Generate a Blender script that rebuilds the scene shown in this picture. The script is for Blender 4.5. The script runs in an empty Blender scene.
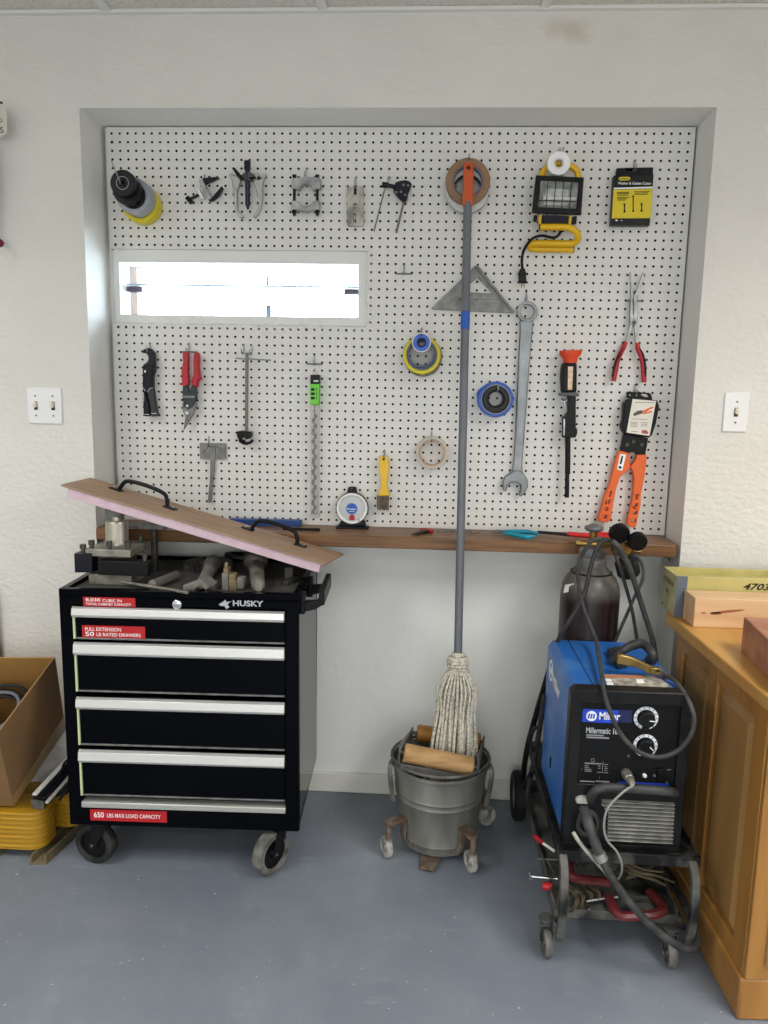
import bpy, bmesh, math, random
from mathutils import Vector as V, Matrix
from mathutils.geometry import tessellate_polygon
random.seed(7)
PI = math.pi
SC = bpy.context.scene
COL = SC.collection
# ------------------------------------------------------------------ camera
CAM = V((1.00392, -2.45316, 1.38951))
AX = V((0.99810081, 0.05859796, 0.0190016))
AU = V((-0.02788145, 0.15466437, 0.98757357))
AF = V((-0.05493093, 0.98622777, -0.15600443))
FPX = 760.0
def ray(u, v):
    return AX*((u-384)/FPX) + AU*((512-v)/FPX) + AF
def P(u, v, y=0.0):
    d = ray(u, v); return CAM + d*((y-CAM.y)/d.y)
def PX(u, v, x):
    d = ray(u, v); return CAM + d*((x-CAM.x)/d.x)
def PZ(u, v, z):
    d = ray(u, v); return CAM + d*((z-CAM.z)/d.z)
def zm(ox, oy, s, pts):                     # measured on an enlargement of the photograph
    return [(ox+a/s, oy+b/s) for a, b in pts]
# ------------------------------------------------------------------ materials
def lin(c):
    return c/12.92 if c <= 0.04045 else ((c+0.055)/1.055)**2.4
def rgb(h):
    if isinstance(h, str):
        h = [int(h[i:i+2], 16)/255 for i in (0, 2, 4)]
    return (lin(h[0]), lin(h[1]), lin(h[2]), 1)
MATS = {}
def mat(name, col, rough=0.5, metal=0.0, col2=None, scale=20, stretch=(1,1,1), bump=0.0, bscale=None,
        detail=4, lo=0.35, hi=0.65, coat=0.0, emit=0, alpha=None, spec=0.5, rvar=0.0):
    if name in MATS: return MATS[name]
    m = bpy.data.materials.new(name); m.use_nodes = True
    nt = m.node_tree; N = nt.nodes; L = nt.links
    b = N['Principled BSDF']
    b.inputs['Base Color'].default_value = rgb(col)
    b.inputs['Roughness'].default_value = rough
    b.inputs['Metallic'].default_value = metal
    b.inputs['Coat Weight'].default_value = coat
    b.inputs['Specular IOR Level'].default_value = spec
    if col2 or bump or rvar:
        tc = N.new('ShaderNodeTexCoord'); mp = N.new('ShaderNodeMapping')
        mp.inputs['Scale'].default_value = stretch
        L.new(tc.outputs['Object'], mp.inputs['Vector'])
    if col2 or rvar:
        no = N.new('ShaderNodeTexNoise'); no.inputs['Scale'].default_value = scale
        no.inputs['Detail'].default_value = detail
        L.new(mp.outputs['Vector'], no.inputs['Vector'])
        cr = N.new('ShaderNodeMapRange'); cr.inputs['From Min'].default_value = lo; cr.inputs['From Max'].default_value = hi
        L.new(no.outputs['Fac'], cr.inputs['Value'])
        if col2:
            mx = N.new('ShaderNodeMix'); mx.data_type = 'RGBA'
            mx.inputs['A'].default_value = rgb(col); mx.inputs['B'].default_value = rgb(col2)
            L.new(cr.outputs['Result'], mx.inputs['Factor']); L.new(mx.outputs['Result'], b.inputs['Base Color'])
        if rvar:
            mr = N.new('ShaderNodeMapRange'); mr.inputs['To Min'].default_value = rough; mr.inputs['To Max'].default_value = rough+rvar
            L.new(cr.outputs['Result'], mr.inputs['Value']); L.new(mr.outputs['Result'], b.inputs['Roughness'])
    if bump:
        n2 = N.new('ShaderNodeTexNoise'); n2.inputs['Scale'].default_value = bscale or scale; n2.inputs['Detail'].default_value = 3
        L.new(mp.outputs['Vector'], n2.inputs['Vector'])
        bp = N.new('ShaderNodeBump'); bp.inputs['Strength'].default_value = bump; bp.inputs['Distance'].default_value = 0.004
        L.new(n2.outputs['Fac'], bp.inputs['Height']); L.new(bp.outputs['Normal'], b.inputs['Normal'])
    if emit:
        b.inputs['Emission Color'].default_value = rgb(col); b.inputs['Emission Strength'].default_value = emit
    MATS[name] = m
    return m
# ------------------------------------------------------------------ mesh builder
WL = {}
def catmull(pts, n=6, closed=False):
    pts = [V(p) for p in pts]
    if len(pts) < 3: return pts
    out = []; m = len(pts); rng = m if closed else m-1
    for i in range(rng):
        if closed: p0, p1, p2, p3 = pts[i-1], pts[i], pts[(i+1) % m], pts[(i+2) % m]
        else:
            p1, p2 = pts[i], pts[i+1]
            p0 = pts[i-1] if i else p1*2-p2
            p3 = pts[i+2] if i+2 < m else p2*2-p1
        for k in range(n):
            t = k/n
            out.append(0.5*((2*p1)+(p2-p0)*t+(2*p0-5*p1+4*p2-p3)*t*t+(3*p1-p0-3*p2+p3)*t**3))
    if not closed: out.append(pts[-1])
    return out
class MB:
    def __init__(s): s.v = []; s.f = []; s.m = []
    def add(s, vs, fs, mi=0):
        o = len(s.v); s.v += [V(p) for p in vs]
        s.f += [[o+i for i in f] for f in fs]; s.m += [mi]*len(fs); return s
    def hexa(s, c, mi=0):      # 8 corners: bottom 4 ccw, top 4 ccw
        return s.add(c, [(3,2,1,0),(4,5,6,7),(0,1,5,4),(1,2,6,5),(2,3,7,6),(3,0,4,7)], mi)
    def box(s, a, b, mi=0, rz=0, rot=None):   # min / max corner, optional rotation about the centre
        x0,y0,z0 = a; x1,y1,z1 = b
        c = [V(p) for p in ((x0,y0,z0),(x1,y0,z0),(x1,y1,z0),(x0,y1,z0),(x0,y0,z1),(x1,y0,z1),(x1,y1,z1),(x0,y1,z1))]
        if rz: rot = Matrix.Rotation(rz, 3, 'Z')
        if rot is not None:
            o = (V(a)+V(b))/2; c = [o+rot@(p-o) for p in c]
        return s.hexa(c, mi)
    def frame(s, d):
        d = V(d).normalized(); h = V((0,0,1)) if abs(d.z) < 0.9 else V((1,0,0))
        a = d.cross(h).normalized(); return a, a.cross(d).normalized(), d
    def lathe(s, prof, o, d, seg=24, mi=0, closed=False, sx=1, sy=1, ref=None):   # prof: (radius, distance along d)
        a, b, d = s.frame(d); o = V(o)
        if ref is not None:
            a = (V(ref)-V(ref).dot(d)*d).normalized(); b = a.cross(d)
        vs = []; fs = []
        for r, t in prof:
            for k in range(seg):
                w = 2*PI*k/seg; vs.append(o+d*t+a*(r*sx*math.cos(w))+b*(r*sy*math.sin(w)))
        n = len(prof)
        for i in range(n if closed else n-1):
            j = (i+1) % n
            for k in range(seg):
                q = (k+1) % seg
                fs.append((i*seg+k, j*seg+k, j*seg+q, i*seg+q))
        if not closed:
            if prof[0][0] > 1e-6: fs.append(list(range(seg)))
            if prof[-1][0] > 1e-6: fs.append([(n-1)*seg+k for k in reversed(range(seg))])
        return s.add(vs, fs, mi)
    def cyl(s, p0, p1, r0, r1=None, seg=16, mi=0):
        p0 = V(p0); p1 = V(p1); L = (p1-p0).length
        return s.lathe([(r0,0),(r0 if r1 is None else r1, L)], p0, p1-p0, seg, mi)
    def tube(s, pts, r, seg=8, mi=0, smooth=5, closed=False, flat=1.0, ref=None):
        pts = catmull(pts, smooth, closed) if smooth else [V(p) for p in pts]
        n = len(pts); vs = []; fs = []
        t0 = (pts[1]-pts[0]).normalized()
        a = V(ref) if ref is not None else s.frame(t0)[0]
        for i, p in enumerate(pts):
            if closed: t = (pts[(i+1) % n]-pts[i-1]).normalized()
            else: t = (pts[min(i+1, n-1)]-pts[max(i-1, 0)]).normalized()
            a = (a-a.dot(t)*t).normalized(); b = t.cross(a)
            if callable(r): rr = r(i/(n-1))
            elif isinstance(r, (list, tuple)):
                q = i/(n-1)*(len(r)-1); k = min(int(q), len(r)-2); rr = r[k]*(1-(q-k))+r[k+1]*(q-k)
            else: rr = r
            for k in range(seg):
                w = 2*PI*(k+0.5)/seg
                vs.append(p+a*(rr*math.cos(w))+b*(rr*flat*math.sin(w)))
        for i in range(n if closed else n-1):
            j = (i+1) % n
            for k in range(seg):
                q = (k+1) % seg; fs.append((i*seg+k, i*seg+q, j*seg+q, j*seg+k))
        if not closed:
            fs.append([k for k in reversed(range(seg))]); fs.append([(n-1)*seg+k for k in range(seg)])
        return s.add(vs, fs, mi)
    def prism(s, loops, off, mi=0):     # loops of 3-D points (first the outline, then holes), extruded by off
        if not isinstance(loops[0], (list, tuple)): loops = [loops]
        loops = [[V(p) for p in l] for l in loops]; off = V(off)
        flat = [p for l in loops for p in l]; n = len(flat)
        tri = tessellate_polygon(loops)
        vs = flat+[p+off for p in flat]; fs = []
        for t in tri: fs.append(tuple(t)); fs.append(tuple(n+i for i in reversed(t)))
        o = 0
        for l in loops:
            m = len(l)
            for i in range(m):
                j = (i+1) % m; fs.append((o+i, o+j, n+o+j, n+o+i))
            o += m
        return s.add(vs, fs, mi)
    def slab(s, px, y0, y1, mi=0, holes=()):   # outline measured on the photo, standing at depth y0, thickness to y1
        k = [[P(u, v, y0) for u, v in px]]+[[P(u, v, y0) for u, v in h] for h in holes]
        return s.prism(k, (0, y1-y0, 0), mi)
    def ball(s, c, r, seg=16, mi=0, sz=1):
        n = seg//2
        return s.lathe([(r*math.sin(PI*i/n), -r*sz*math.cos(PI*i/n)) for i in range(n+1)], c, (0,0,1), seg, mi)
    def build(s, name, mats, parent=None, bevel=0, ang=38, seg=2, label=None, flat=False):
        me = bpy.data.meshes.new(name)
        lo = V((min(p[i] for p in s.v) for i in range(3))); hi = V((max(p[i] for p in s.v) for i in range(3)))
        c = (lo+hi)/2
        if parent is None: c.z = lo.z
        me.from_pydata([p-c for p in s.v], [], s.f)
        for m in (mats if isinstance(mats, (list, tuple)) else [mats]): me.materials.append(m)
        me.polygons.foreach_set('material_index', s.m)
        bm = bmesh.new(); bm.from_mesh(me)
        bmesh.ops.remove_doubles(bm, verts=bm.verts, dist=1e-6)
        bmesh.ops.recalc_face_normals(bm, faces=bm.faces); bm.to_mesh(me); bm.free()
        if not flat:
            me.polygons.foreach_set('use_smooth', [True]*len(me.polygons))
            me.set_sharp_from_angle(angle=math.radians(ang))
        o = bpy.data.objects.new(name, me); COL.objects.link(o)
        put(o, c, parent)
        if bevel:
            md = o.modifiers.new('bevel', 'BEVEL'); md.width = bevel; md.segments = seg; md.limit_method = 'ANGLE'; md.angle_limit = math.radians(40)
            md.harden_normals = False
        if label: o['label'] = label
        return o
def put(o, w, parent=None):
    w = V(w); WL[o.name] = w
    if parent: o.parent = parent; o.location = w-WL[parent.name]
    else: o.location = w
def thing(name, label, cat, loc, group=None):
    o = bpy.data.objects.new(name, None); COL.objects.link(o); o.empty_display_size = 0.05
    put(o, loc); return tag(o, label, cat, group)
def tag(o, label, cat, group=None):
    o['label'] = label; o['category'] = cat
    if group: o['group'] = group
    return o
def struct(o):
    o['kind'] = 'structure'; return o
def circ(c, r, n=20, a=V((1,0,0)), b=V((0,0,1)), a0=0, a1=2*PI, ry=None):
    c = V(c); ry = ry or r
    full = abs(a1-a0-2*PI) < 1e-6
    return [c+a*(r*math.cos(a0+(a1-a0)*k/(n if full else n-1)))+b*(ry*math.sin(a0+(a1-a0)*k/(n if full else n-1))) for k in range(n)]
# text: glyph outlines laid on any plane
_T = {}
def text2d(body, bold=0.0):
    k = (body, bold)
    if k in _T: return _T[k]
    cu = bpy.data.curves.new('lettering', 'FONT'); cu.body = body; cu.offset = bold; cu.resolution_u = 3
    ob = bpy.data.objects.new('lettering', cu); COL.objects.link(ob)
    bpy.context.view_layer.update()
    me = bpy.data.meshes.new_from_object(ob.evaluated_get(bpy.context.evaluated_depsgraph_get()))
    vs = [v.co.copy() for v in me.vertices]; fs = [list(p.vertices) for p in me.polygons]
    bpy.data.objects.remove(ob); bpy.data.curves.remove(cu); bpy.data.meshes.remove(me)
    x0 = min(v.x for v in vs); x1 = max(v.x for v in vs); y0 = min(v.y for v in vs); y1 = max(v.y for v in vs)
    vs = [((v.x-x0)/(x1-x0), (v.y-y0)/(y1-y0)) for v in vs]
    _T[k] = (vs, fs); return _T[k]
def text(mb, body, o, ux, uz, w, h, mi=0, bold=0.0, out=None, lift=0.0006, shear=0):
    vs, fs = text2d(body, bold); o = V(o); ux = V(ux).normalized(); uz = V(uz).normalized()
    n = out if out is not None else ux.cross(uz)
    mb.add([o+ux*((a+shear*b)*w)+uz*(b*h)+V(n)*lift for a, b in vs], fs, mi)
def textpx(mb, body, u0, v0, u1, v1, y, mi=0, bold=0.0, lift=0.0004):   # lettering filling a rectangle on a vertical face
    a = P(u0, v1, y); b = P(u1, v1, y); c = P(u0, v0, y)
    text(mb, body, a, (1,0,0), (0,0,1), (b-a).length, abs(c.z-a.z), mi, bold, V((0,-1,0)), lift)
def plate(mb, o, ux, uz, w, h, d=0.001, mi=0):
    o = V(o); ux = V(ux).normalized(); uz = V(uz).normalized(); n = ux.cross(uz)
    c = [o, o+ux*w, o+ux*w+uz*h, o+uz*h]
    mb.prism(c, n*d, mi)
# ------------------------------------------------------------------ material set
wallm = mat('cream textured plaster', 'dfdcd5', 0.7, bump=1.0, bscale=52, stretch=(1,1,1.5), col2='d9d6cf', scale=3)
recm = mat('smooth white recess paint', 'ebebe7', 0.6, bump=0.3, bscale=34)
whitep = mat('white trim paint', 'e4e4e0', 0.45, bump=0.04, bscale=20)
pegm = mat('white melamine pegboard', 'dedcd7', 0.42)
pegshade = mat('near black pegboard shade', '140d09', 0.9, spec=0.05)  # shade in the holes and behind the board put into the colour
blackp = mat('gloss black enamel', '010206', 0.12, spec=0.10)
blackm = mat('black satin plastic', '0d0e10', 0.42, spec=0.25)
blackd = mat('dusty black metal', '141518', 0.5, col2='4a4945', scale=30, lo=0.55, hi=0.85, spec=0.3)
blackr = mat('black rubber', '131314', 0.7, col2='2a2927', scale=18, spec=0.3)
steel = mat('brushed steel', 'b9babb', 0.33, 1.0, col2='8b8c8e', scale=25)
steeld = mat('dull grey steel', '8e8f8e', 0.45, 0.8, col2='6b6b69', scale=25)
castm = mat('grey cast metal', '8b8b88', 0.5, 0.5, col2='6f6f6c', scale=40, bump=0.1)
oily = mat('oily dark steel', '3a3936', 0.45, 0.6, col2='5a5750', scale=18)
chrome = mat('bright chrome', 'd8d9dc', 0.15, 1.0)
alu = mat('pale aluminium trim', 'd9d9d6', 0.32, 0.35)
redm = mat('red plastic grip', 'b51f2c', 0.4)
redst = mat('red sticker', 'b3161f', 0.45)
whitest = mat('white print', 'f2f2f2', 0.5)
greyst = mat('silver print', 'b9bcc0', 0.4, 0.3)
yellow = mat('yellow vinyl', 'd9c71e', 0.45)
yellowp = mat('yellow enamel', 'e8b80c', 0.35)
orange = mat('orange plastic', 'e8682a', 0.45)
blue = mat('blue vinyl', '1f57b8', 0.4)
bluep = mat('blue enamel case', '2160ab', 0.36, col2='5b8dbf', scale=7, lo=0.5, hi=0.85, detail=8)
navy = mat('dark navy plastic', '0b0e1a', 0.35, spec=0.3)
brass = mat('worn brass', 'a88a4c', 0.35, 0.9, col2='7d6435', scale=30)
wire = mat('zinc wire', 'a9adb3', 0.3, 0.9)
rust = mat('rusty iron', '5c4636', 0.7, 0.3, col2='82756a', scale=30, bump=0.2)
# ------------------------------------------------------------------ room
# brown water stain on the plaster close to the ceiling
_n = wallm.node_tree.nodes; _l = wallm.node_tree.links; _b = _n['Principled BSDF']
_src = _b.inputs['Base Color'].links[0].from_socket
_g = _n.new('ShaderNodeNewGeometry'); _s = _n.new('ShaderNodeVectorMath'); _s.operation = 'SUBTRACT'; _s.inputs[1].default_value = (1.37,-0.15,2.385); _l.new(_g.outputs['Position'], _s.inputs[0])
_m = _n.new('ShaderNodeVectorMath'); _m.operation = 'MULTIPLY'; _m.inputs[1].default_value = (1,0,2.2); _l.new(_s.outputs[0], _m.inputs[0])
_e = _n.new('ShaderNodeVectorMath'); _e.operation = 'LENGTH'; _l.new(_m.outputs[0], _e.inputs[0])
_z = _n.new('ShaderNodeTexNoise'); _z.inputs['Scale'].default_value = 14; _l.new(_g.outputs['Position'], _z.inputs['Vector'])
_a = _n.new('ShaderNodeMath'); _a.operation = 'MULTIPLY_ADD'; _a.inputs[1].default_value = 0.14; _l.new(_z.outputs['Fac'], _a.inputs[0]); _l.new(_e.outputs['Value'], _a.inputs[2])
_r = _n.new('ShaderNodeMapRange'); _r.inputs['From Min'].default_value = 0.09; _r.inputs['From Max'].default_value = 0.16; _r.inputs['To Min'].default_value = 0.35; _r.inputs['To Max'].default_value = 0.0; _l.new(_a.outputs[0], _r.inputs['Value'])
_x = _n.new('ShaderNodeMix'); _x.data_type = 'RGBA'; _x.inputs['B'].default_value = rgb('a88f6c'); _l.new(_src, _x.inputs['A']); _l.new(_r.outputs['Result'], _x.inputs['Factor']); _l.new(_x.outputs['Result'], _b.inputs['Base Color'])
ZC = 2.432; XL, XR, YB = -1.9, 3.7, -5.2
RX0, RX1, RZ = -0.032, 1.777, 2.186
YW = 0.026
m = MB()
def wallbox(a, b, recess):
    x0,y0,z0 = a; x1,y1,z1 = b
    c = [V(p) for p in ((x0,y0,z0),(x1,y0,z0),(x1,y1,z0),(x0,y1,z0),(x0,y0,z1),(x1,y0,z1),(x1,y1,z1),(x0,y1,z1))]
    fs = {'d':(3,2,1,0),'u':(4,5,6,7),'f':(0,1,5,4),'r':(1,2,6,5),'b':(2,3,7,6),'l':(3,0,4,7)}
    for k, f in fs.items(): m.add([c[i] for i in f], [(0,1,2,3)], 1 if k == recess else 0)
wallbox((XL-0.1,-0.15,0),(RX0,0.25,ZC+0.1),'r')
wallbox((RX1,-0.15,0),(XR+0.1,0.25,ZC+0.1),'l')
wallbox((RX0,-0.15,RZ),(RX1,0.25,ZC+0.1),'d')
struct(m.build('wall_back', [wallm, recm], flat=True))
# recess back with the window opening
WX0, WX1, WZ0, WZ1 = 0.006, 0.772, 1.620, 1.782
m = MB()
m.box((RX0,YW,0),(RX1,0.25,WZ0)); m.box((RX0,YW,WZ1),(RX1,0.25,RZ))
m.box((RX0,YW,WZ0),(WX0,0.25,WZ1)); m.box((WX1,YW,WZ0),(RX1,0.25,WZ1))
struct(m.build('wall_recess', recm, flat=True))
struct(MB().box((XL-0.1,YB,0),(XL,0.1,ZC)).build('wall_left', wallm, flat=True))
struct(MB().box((XR,YB,0),(XR+0.1,0.1,ZC)).build('wall_right', wallm, flat=True))
struct(MB().box((XL,YB-0.1,0),(XR,YB,ZC)).build('wall_rear', wallm, flat=True))
# floor : painted concrete
fm = bpy.data.materials.new('grey blue painted concrete'); fm.use_nodes = True
nt = fm.node_tree; N = nt.nodes; L = nt.links; b = N['Principled BSDF']
tc = N.new('ShaderNodeTexCoord')
def noise(sc, det=4, rough=0.5, vec=None):
    n = N.new('ShaderNodeTexNoise'); n.inputs['Scale'].default_value = sc; n.inputs['Detail'].default_value = det
    n.inputs['Roughness'].default_value = rough; L.new(vec or tc.outputs['Object'], n.inputs['Vector']); return n
def mrange(src, a, c, d=0.0, e=1.0):
    r = N.new('ShaderNodeMapRange'); r.inputs['From Min'].default_value = a; r.inputs['From Max'].default_value = c
    r.inputs['To Min'].default_value = d; r.inputs['To Max'].default_value = e; L.new(src, r.inputs['Value']); return r
def mixc(fac, A, B):
    x = N.new('ShaderNodeMix'); x.data_type = 'RGBA'; L.new(fac, x.inputs['Factor'])
    for s_, q in (('A', A), ('B', B)):
        if isinstance(q, str): x.inputs[s_].default_value = rgb(q)
        else: L.new(q, x.inputs[s_])
    return x
c1 = mixc(mrange(noise(2.2, 6, 0.65).outputs['Fac'], 0.35, 0.7).outputs['Result'], '6d747e', '80868f')
c2 = mixc(mrange(noise(9, 8, 0.7).outputs['Fac'], 0.58, 0.85, 0, 0.45).outputs['Result'], c1.outputs['Result'], '9ea2a8')
c3 = mixc(mrange(noise(75, 2).outputs['Fac'], 0.755, 0.775, 0, 0.8).outputs['Result'], c2.outputs['Result'], 'd5d8da')
mp = N.new('ShaderNodeMapping'); mp.inputs['Scale'].default_value = (1.2, 26, 1); mp.inputs['Rotation'].default_value = (0,0,0.08)
L.new(tc.outputs['Object'], mp.inputs['Vector'])
mp.inputs['Rotation'].default_value = (0,0,0.5); mp.inputs['Scale'].default_value = (3,22,1)
st1 = mrange(noise(1.6, 6, 0.7, mp.outputs['Vector']).outputs['Fac'], 0.60, 0.74, 0, 1)
st2 = mrange(noise(3.1, 3).outputs['Fac'], 0.50, 0.66, 0, 0.55)
ml = N.new('ShaderNodeMath'); ml.operation = 'MULTIPLY'; L.new(st1.outputs['Result'], ml.inputs[0]); L.new(st2.outputs['Result'], ml.inputs[1])
c4 = mixc(ml.outputs[0], c3.outputs['Result'], 'b4babf')
L.new(c4.outputs['Result'], b.inputs['Base Color'])
L.new(mrange(noise(5, 6).outputs['Fac'], 0.3, 0.7, 0.3, 0.5).outputs['Result'], b.inputs['Roughness'])
bp = N.new('ShaderNodeBump'); bp.inputs['Strength'].default_value = 0.06; bp.inputs['Distance'].default_value = 0.004
L.new(noise(14, 4).outputs['Fac'], bp.inputs['Height']); L.new(bp.outputs['Normal'], b.inputs['Normal'])
struct(MB().box((XL-0.1,YB-0.1,-0.1),(XR+0.1,0.25,0)).build('floor', fm, flat=True))
# ceiling : mineral tiles on a T grid
tilem = mat('mineral fibre tile', 'dcdad2', 0.85, col2='bfbcb2', scale=90, lo=0.5, hi=0.75, detail=2)
m = MB(); m.box((XL-0.1,YB-0.1,ZC+0.008),(XR+0.1,0.0,ZC+0.12))
struct(m.build('ceiling', tilem, flat=True))
m = MB(); k = -1.76
while k < XR:
    m.box((k-0.012,YB,ZC),(k+0.012,-0.15,ZC+0.009)); k += 0.61
k = -0.42
while k > YB:
    m.box((XL,k-0.012,ZC+0.001),(XR,k+0.012,ZC+0.0092)); k -= 1.22
struct(m.build('trim_1', whitep, flat=True))
struct(MB().box((XL,-0.172,ZC-0.002),(XR,-0.15,ZC+0.007)).box((XL,-0.153,ZC-0.004),(XR,-0.1495,ZC+0.007)).build('trim_2', whitep, flat=True))
# baseboards
bb = mat('cream baseboard', 'dedcd2', 0.5)
struct(MB().box((RX0,YW-0.013,0),(RX1,YW,0.072)).build('baseboard_recess', bb, bevel=0.004))
struct(MB().box((XL,-0.163,0),(RX0,-0.15,0.072)).build('baseboard_left', bb, bevel=0.004))
struct(MB().box((RX1,-0.163,0),(XR,-0.15,0.072)).build('baseboard_right', bb, bevel=0.004))
# water stain and settling crack on the wall
# ------------------------------------------------------------------ window_1 : louvred strip window
win = thing('window_1', 'narrow white framed louvre window in the pegboard', 'window', (0.39,0.05,1.60))
del win['category']; del win['label']; struct(win)
CX0, CX1, CZ0, CZ1 = -0.010, 0.800, 1.592, 1.821      # cut-out in the pegboard
m = MB()
y0, y1 = 0.006, YW
rect = lambda a, b, c, d, y: [V((a,y,c)), V((b,y,c)), V((b,y,d)), V((a,y,d))]
m.prism([rect(CX0,CX1+0.01,CZ0-0.01,CZ1+0.01,y0), rect(WX0,WX1,WZ0,WZ1,y0)], (0,y1-y0,0))
m.build('window_casing', whitep, win, bevel=0.002)
m = MB()
m.prism([rect(WX0,WX1,WZ0,WZ1,0.10), rect(WX0+0.022,WX1-0.004,WZ0+0.003,WZ1-0.003,0.10)], (0,0.03,0))
m.build('window_frame', mat('pale pink jamb', 'd9b9a8', 0.6), win, bevel=0.001)
gl = bpy.data.materials.new('clear louvre glass'); gl.use_nodes = True
n_ = gl.node_tree.nodes; n_.clear()
o_ = n_.new('ShaderNodeOutputMaterial'); t_ = n_.new('ShaderNodeBsdfTransparent'); t_.inputs[0].default_value = (0.90,0.96,1,1)
g_ = n_.new('ShaderNodeBsdfGlossy'); g_.inputs['Roughness'].default_value = 0.03; x_ = n_.new('ShaderNodeMixShader')
f_ = n_.new('ShaderNodeFresnel'); f_.inputs[0].default_value = 1.12
gl.node_tree.links.new(f_.outputs[0], x_.inputs[0]); gl.node_tree.links.new(t_.outputs[0], x_.inputs[1])
gl.node_tree.links.new(g_.outputs[0], x_.inputs[2]); gl.node_tree.links.new(x_.outputs[0], o_.inputs[0])
for zc in (1.757, 1.668):
    g = MB(); r_ = Matrix.Rotation(math.radians(8), 3, 'X')
    g.box((WX0+0.008,0.07-0.0015,zc-0.043),(WX1-0.008,0.07+0.0015,zc+0.043), rot=r_)
    g.build('louvre_blade', gl, win)
clipm = mat('purple grey clip', '5a5568', 0.5)
MB().box((WX0+0.004,0.056,1.7165),(WX1-0.004,0.064,1.7225)).build('blade_edge', mat('blue green glass edge','b3cfe4',0.2), win)
for a in ((0.012,0.062),(0.722,0.768)):
    MB().box((a[0],0.05,1.697),(a[1],0.085,1.714)).build('blade_clip', clipm, win, bevel=0.002)
lat = mat('pale blue latch','8f9cc4',0.5)
MB().box((0.470,0.055,1.7215),(0.476,0.06,1.750)).build('latch', lat, win)
MB().box((0.468,0.055,WZ0),(0.484,0.065,1.660)).build('latch', lat, win, bevel=0.002)
# ------------------------------------------------------------------ pegboard
HP = 0.0254; Z0 = 2.1641
m = MB(); rr = 0.0039
for c in range(70):
    for r in range(48):
        if c <= 31 and 14 <= r <= 22: continue
        cx = c*HP; cz = Z0-r*HP; h = HP/2
        co = [(cx+h,cz+h),(cx-h,cz+h),(cx-h,cz-h),(cx+h,cz-h)]
        ri = [(cx+rr*math.cos(math.radians(22.5+45*k)), cz+rr*math.sin(math.radians(22.5+45*k))) for k in range(8)]
        vs = [V((x,0,z)) for x, z in co+ri]+[V((x,0.0045,z)) for x, z in ri]
        fs = []
        for i in range(4):
            a = 4+2*i; fs.append((i, a, 4+(2*i+1) % 8)); 
            fs.append((i, 4+(2*i+1) % 8, 4+(2*i+2) % 8, (i+1) % 4))
        m.add(vs, fs, 0)
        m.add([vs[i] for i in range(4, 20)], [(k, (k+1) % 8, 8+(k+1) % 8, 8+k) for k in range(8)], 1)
BX0, BX1, BZ0, BZ1 = -0.0175, 1.7715, 0.952, 2.1825
def strip(a, b, c, d): m.box((a,0,c),(b,0.0045,d))
e0, e1 = -HP/2, 69.5*HP; f1, f0 = Z0+HP/2, Z0-47.5*HP
strip(BX0,e0,CZ1,BZ1); strip(BX0,e0,BZ0,CZ0); strip(e1,BX1,BZ0,BZ1); strip(e0,e1,f1,BZ1); strip(e0,e1,BZ0,f0)
for a, b_, c_, d_ in ((e0,31.5*HP,CZ1,CZ1+0.0006),(e0,31.5*HP,CZ0-0.0006,CZ0)): strip(a,b_,c_,d_)
# spacer battens that hold it off the wall
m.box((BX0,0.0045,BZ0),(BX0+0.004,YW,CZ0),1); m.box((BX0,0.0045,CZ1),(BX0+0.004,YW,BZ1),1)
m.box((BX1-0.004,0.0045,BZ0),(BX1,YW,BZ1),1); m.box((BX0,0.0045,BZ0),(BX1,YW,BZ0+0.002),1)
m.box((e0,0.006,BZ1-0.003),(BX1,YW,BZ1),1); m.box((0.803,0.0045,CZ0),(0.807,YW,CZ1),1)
m.box((BX0+0.004,0.018,BZ0),(BX1-0.004,0.020,CZ0-0.012),1); m.box((0.812,0.018,CZ0-0.012),(BX1-0.004,0.020,CZ1+0.012),1); m.box((BX0+0.004,0.018,CZ1+0.012),(BX1-0.004,0.020,BZ1-0.003),1)  # added near-black sheet behind the board, painted shade seen through the holes
peg = m.build('pegboard', [pegm, pegshade], flat=True)
tag(peg, 'large white perforated pegboard lining the wall recess', 'pegboard')
scr = mat('dark screw head', '3a3c42', 0.4, 0.7)
for c, r in ((31,0),(47,0),(63,0),(0,1),(0,13),(2,13),(17,13),(0,23),(1,23),(9,23),(24,23),(29,23),(38,23),(55,23),(45,47),(69,47)):
    s_ = MB(); s_.lathe([(0.0,-0.0022),(0.003,-0.002),(0.0046,-0.0006),(0.0046,0.0)], (c*HP,0,Z0-r*HP), (0,1,0), 12)
    s_.build('mounting_screw', scr, peg)
# ------------------------------------------------------------------ wooden shelf under the board
shm = mat('walnut stained wood', '8a6138', 0.38, col2='5f3f22', scale=3, stretch=(1.5,24,24), lo=0.3, hi=0.7)
m = MB()
m.prism([V((RX0+0.004,YW,0.914)),V((RX0+0.004,-0.165,0.914)),V((1.752,-0.165,0.914)),V((1.765,-0.150,0.914)),V((1.765,YW,0.914))],(0,0,0.037))
sh = thing('wall_shelf', 'long brown stained wooden shelf below the pegboard', 'shelf', (0.87,0,0.914))
m.build('shelf_plank', shm, sh, bevel=0.003)
for x in (1.742, -0.022):
    MB().box((x,-0.125,0.902),(x+0.022,-0.095,0.914)).box((x+0.016,-0.125,0.890),(x+0.022,-0.095,0.905)).build('shelf_bracket', steeld, sh, bevel=0.001)
ST = 0.951     # shelf top
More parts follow.
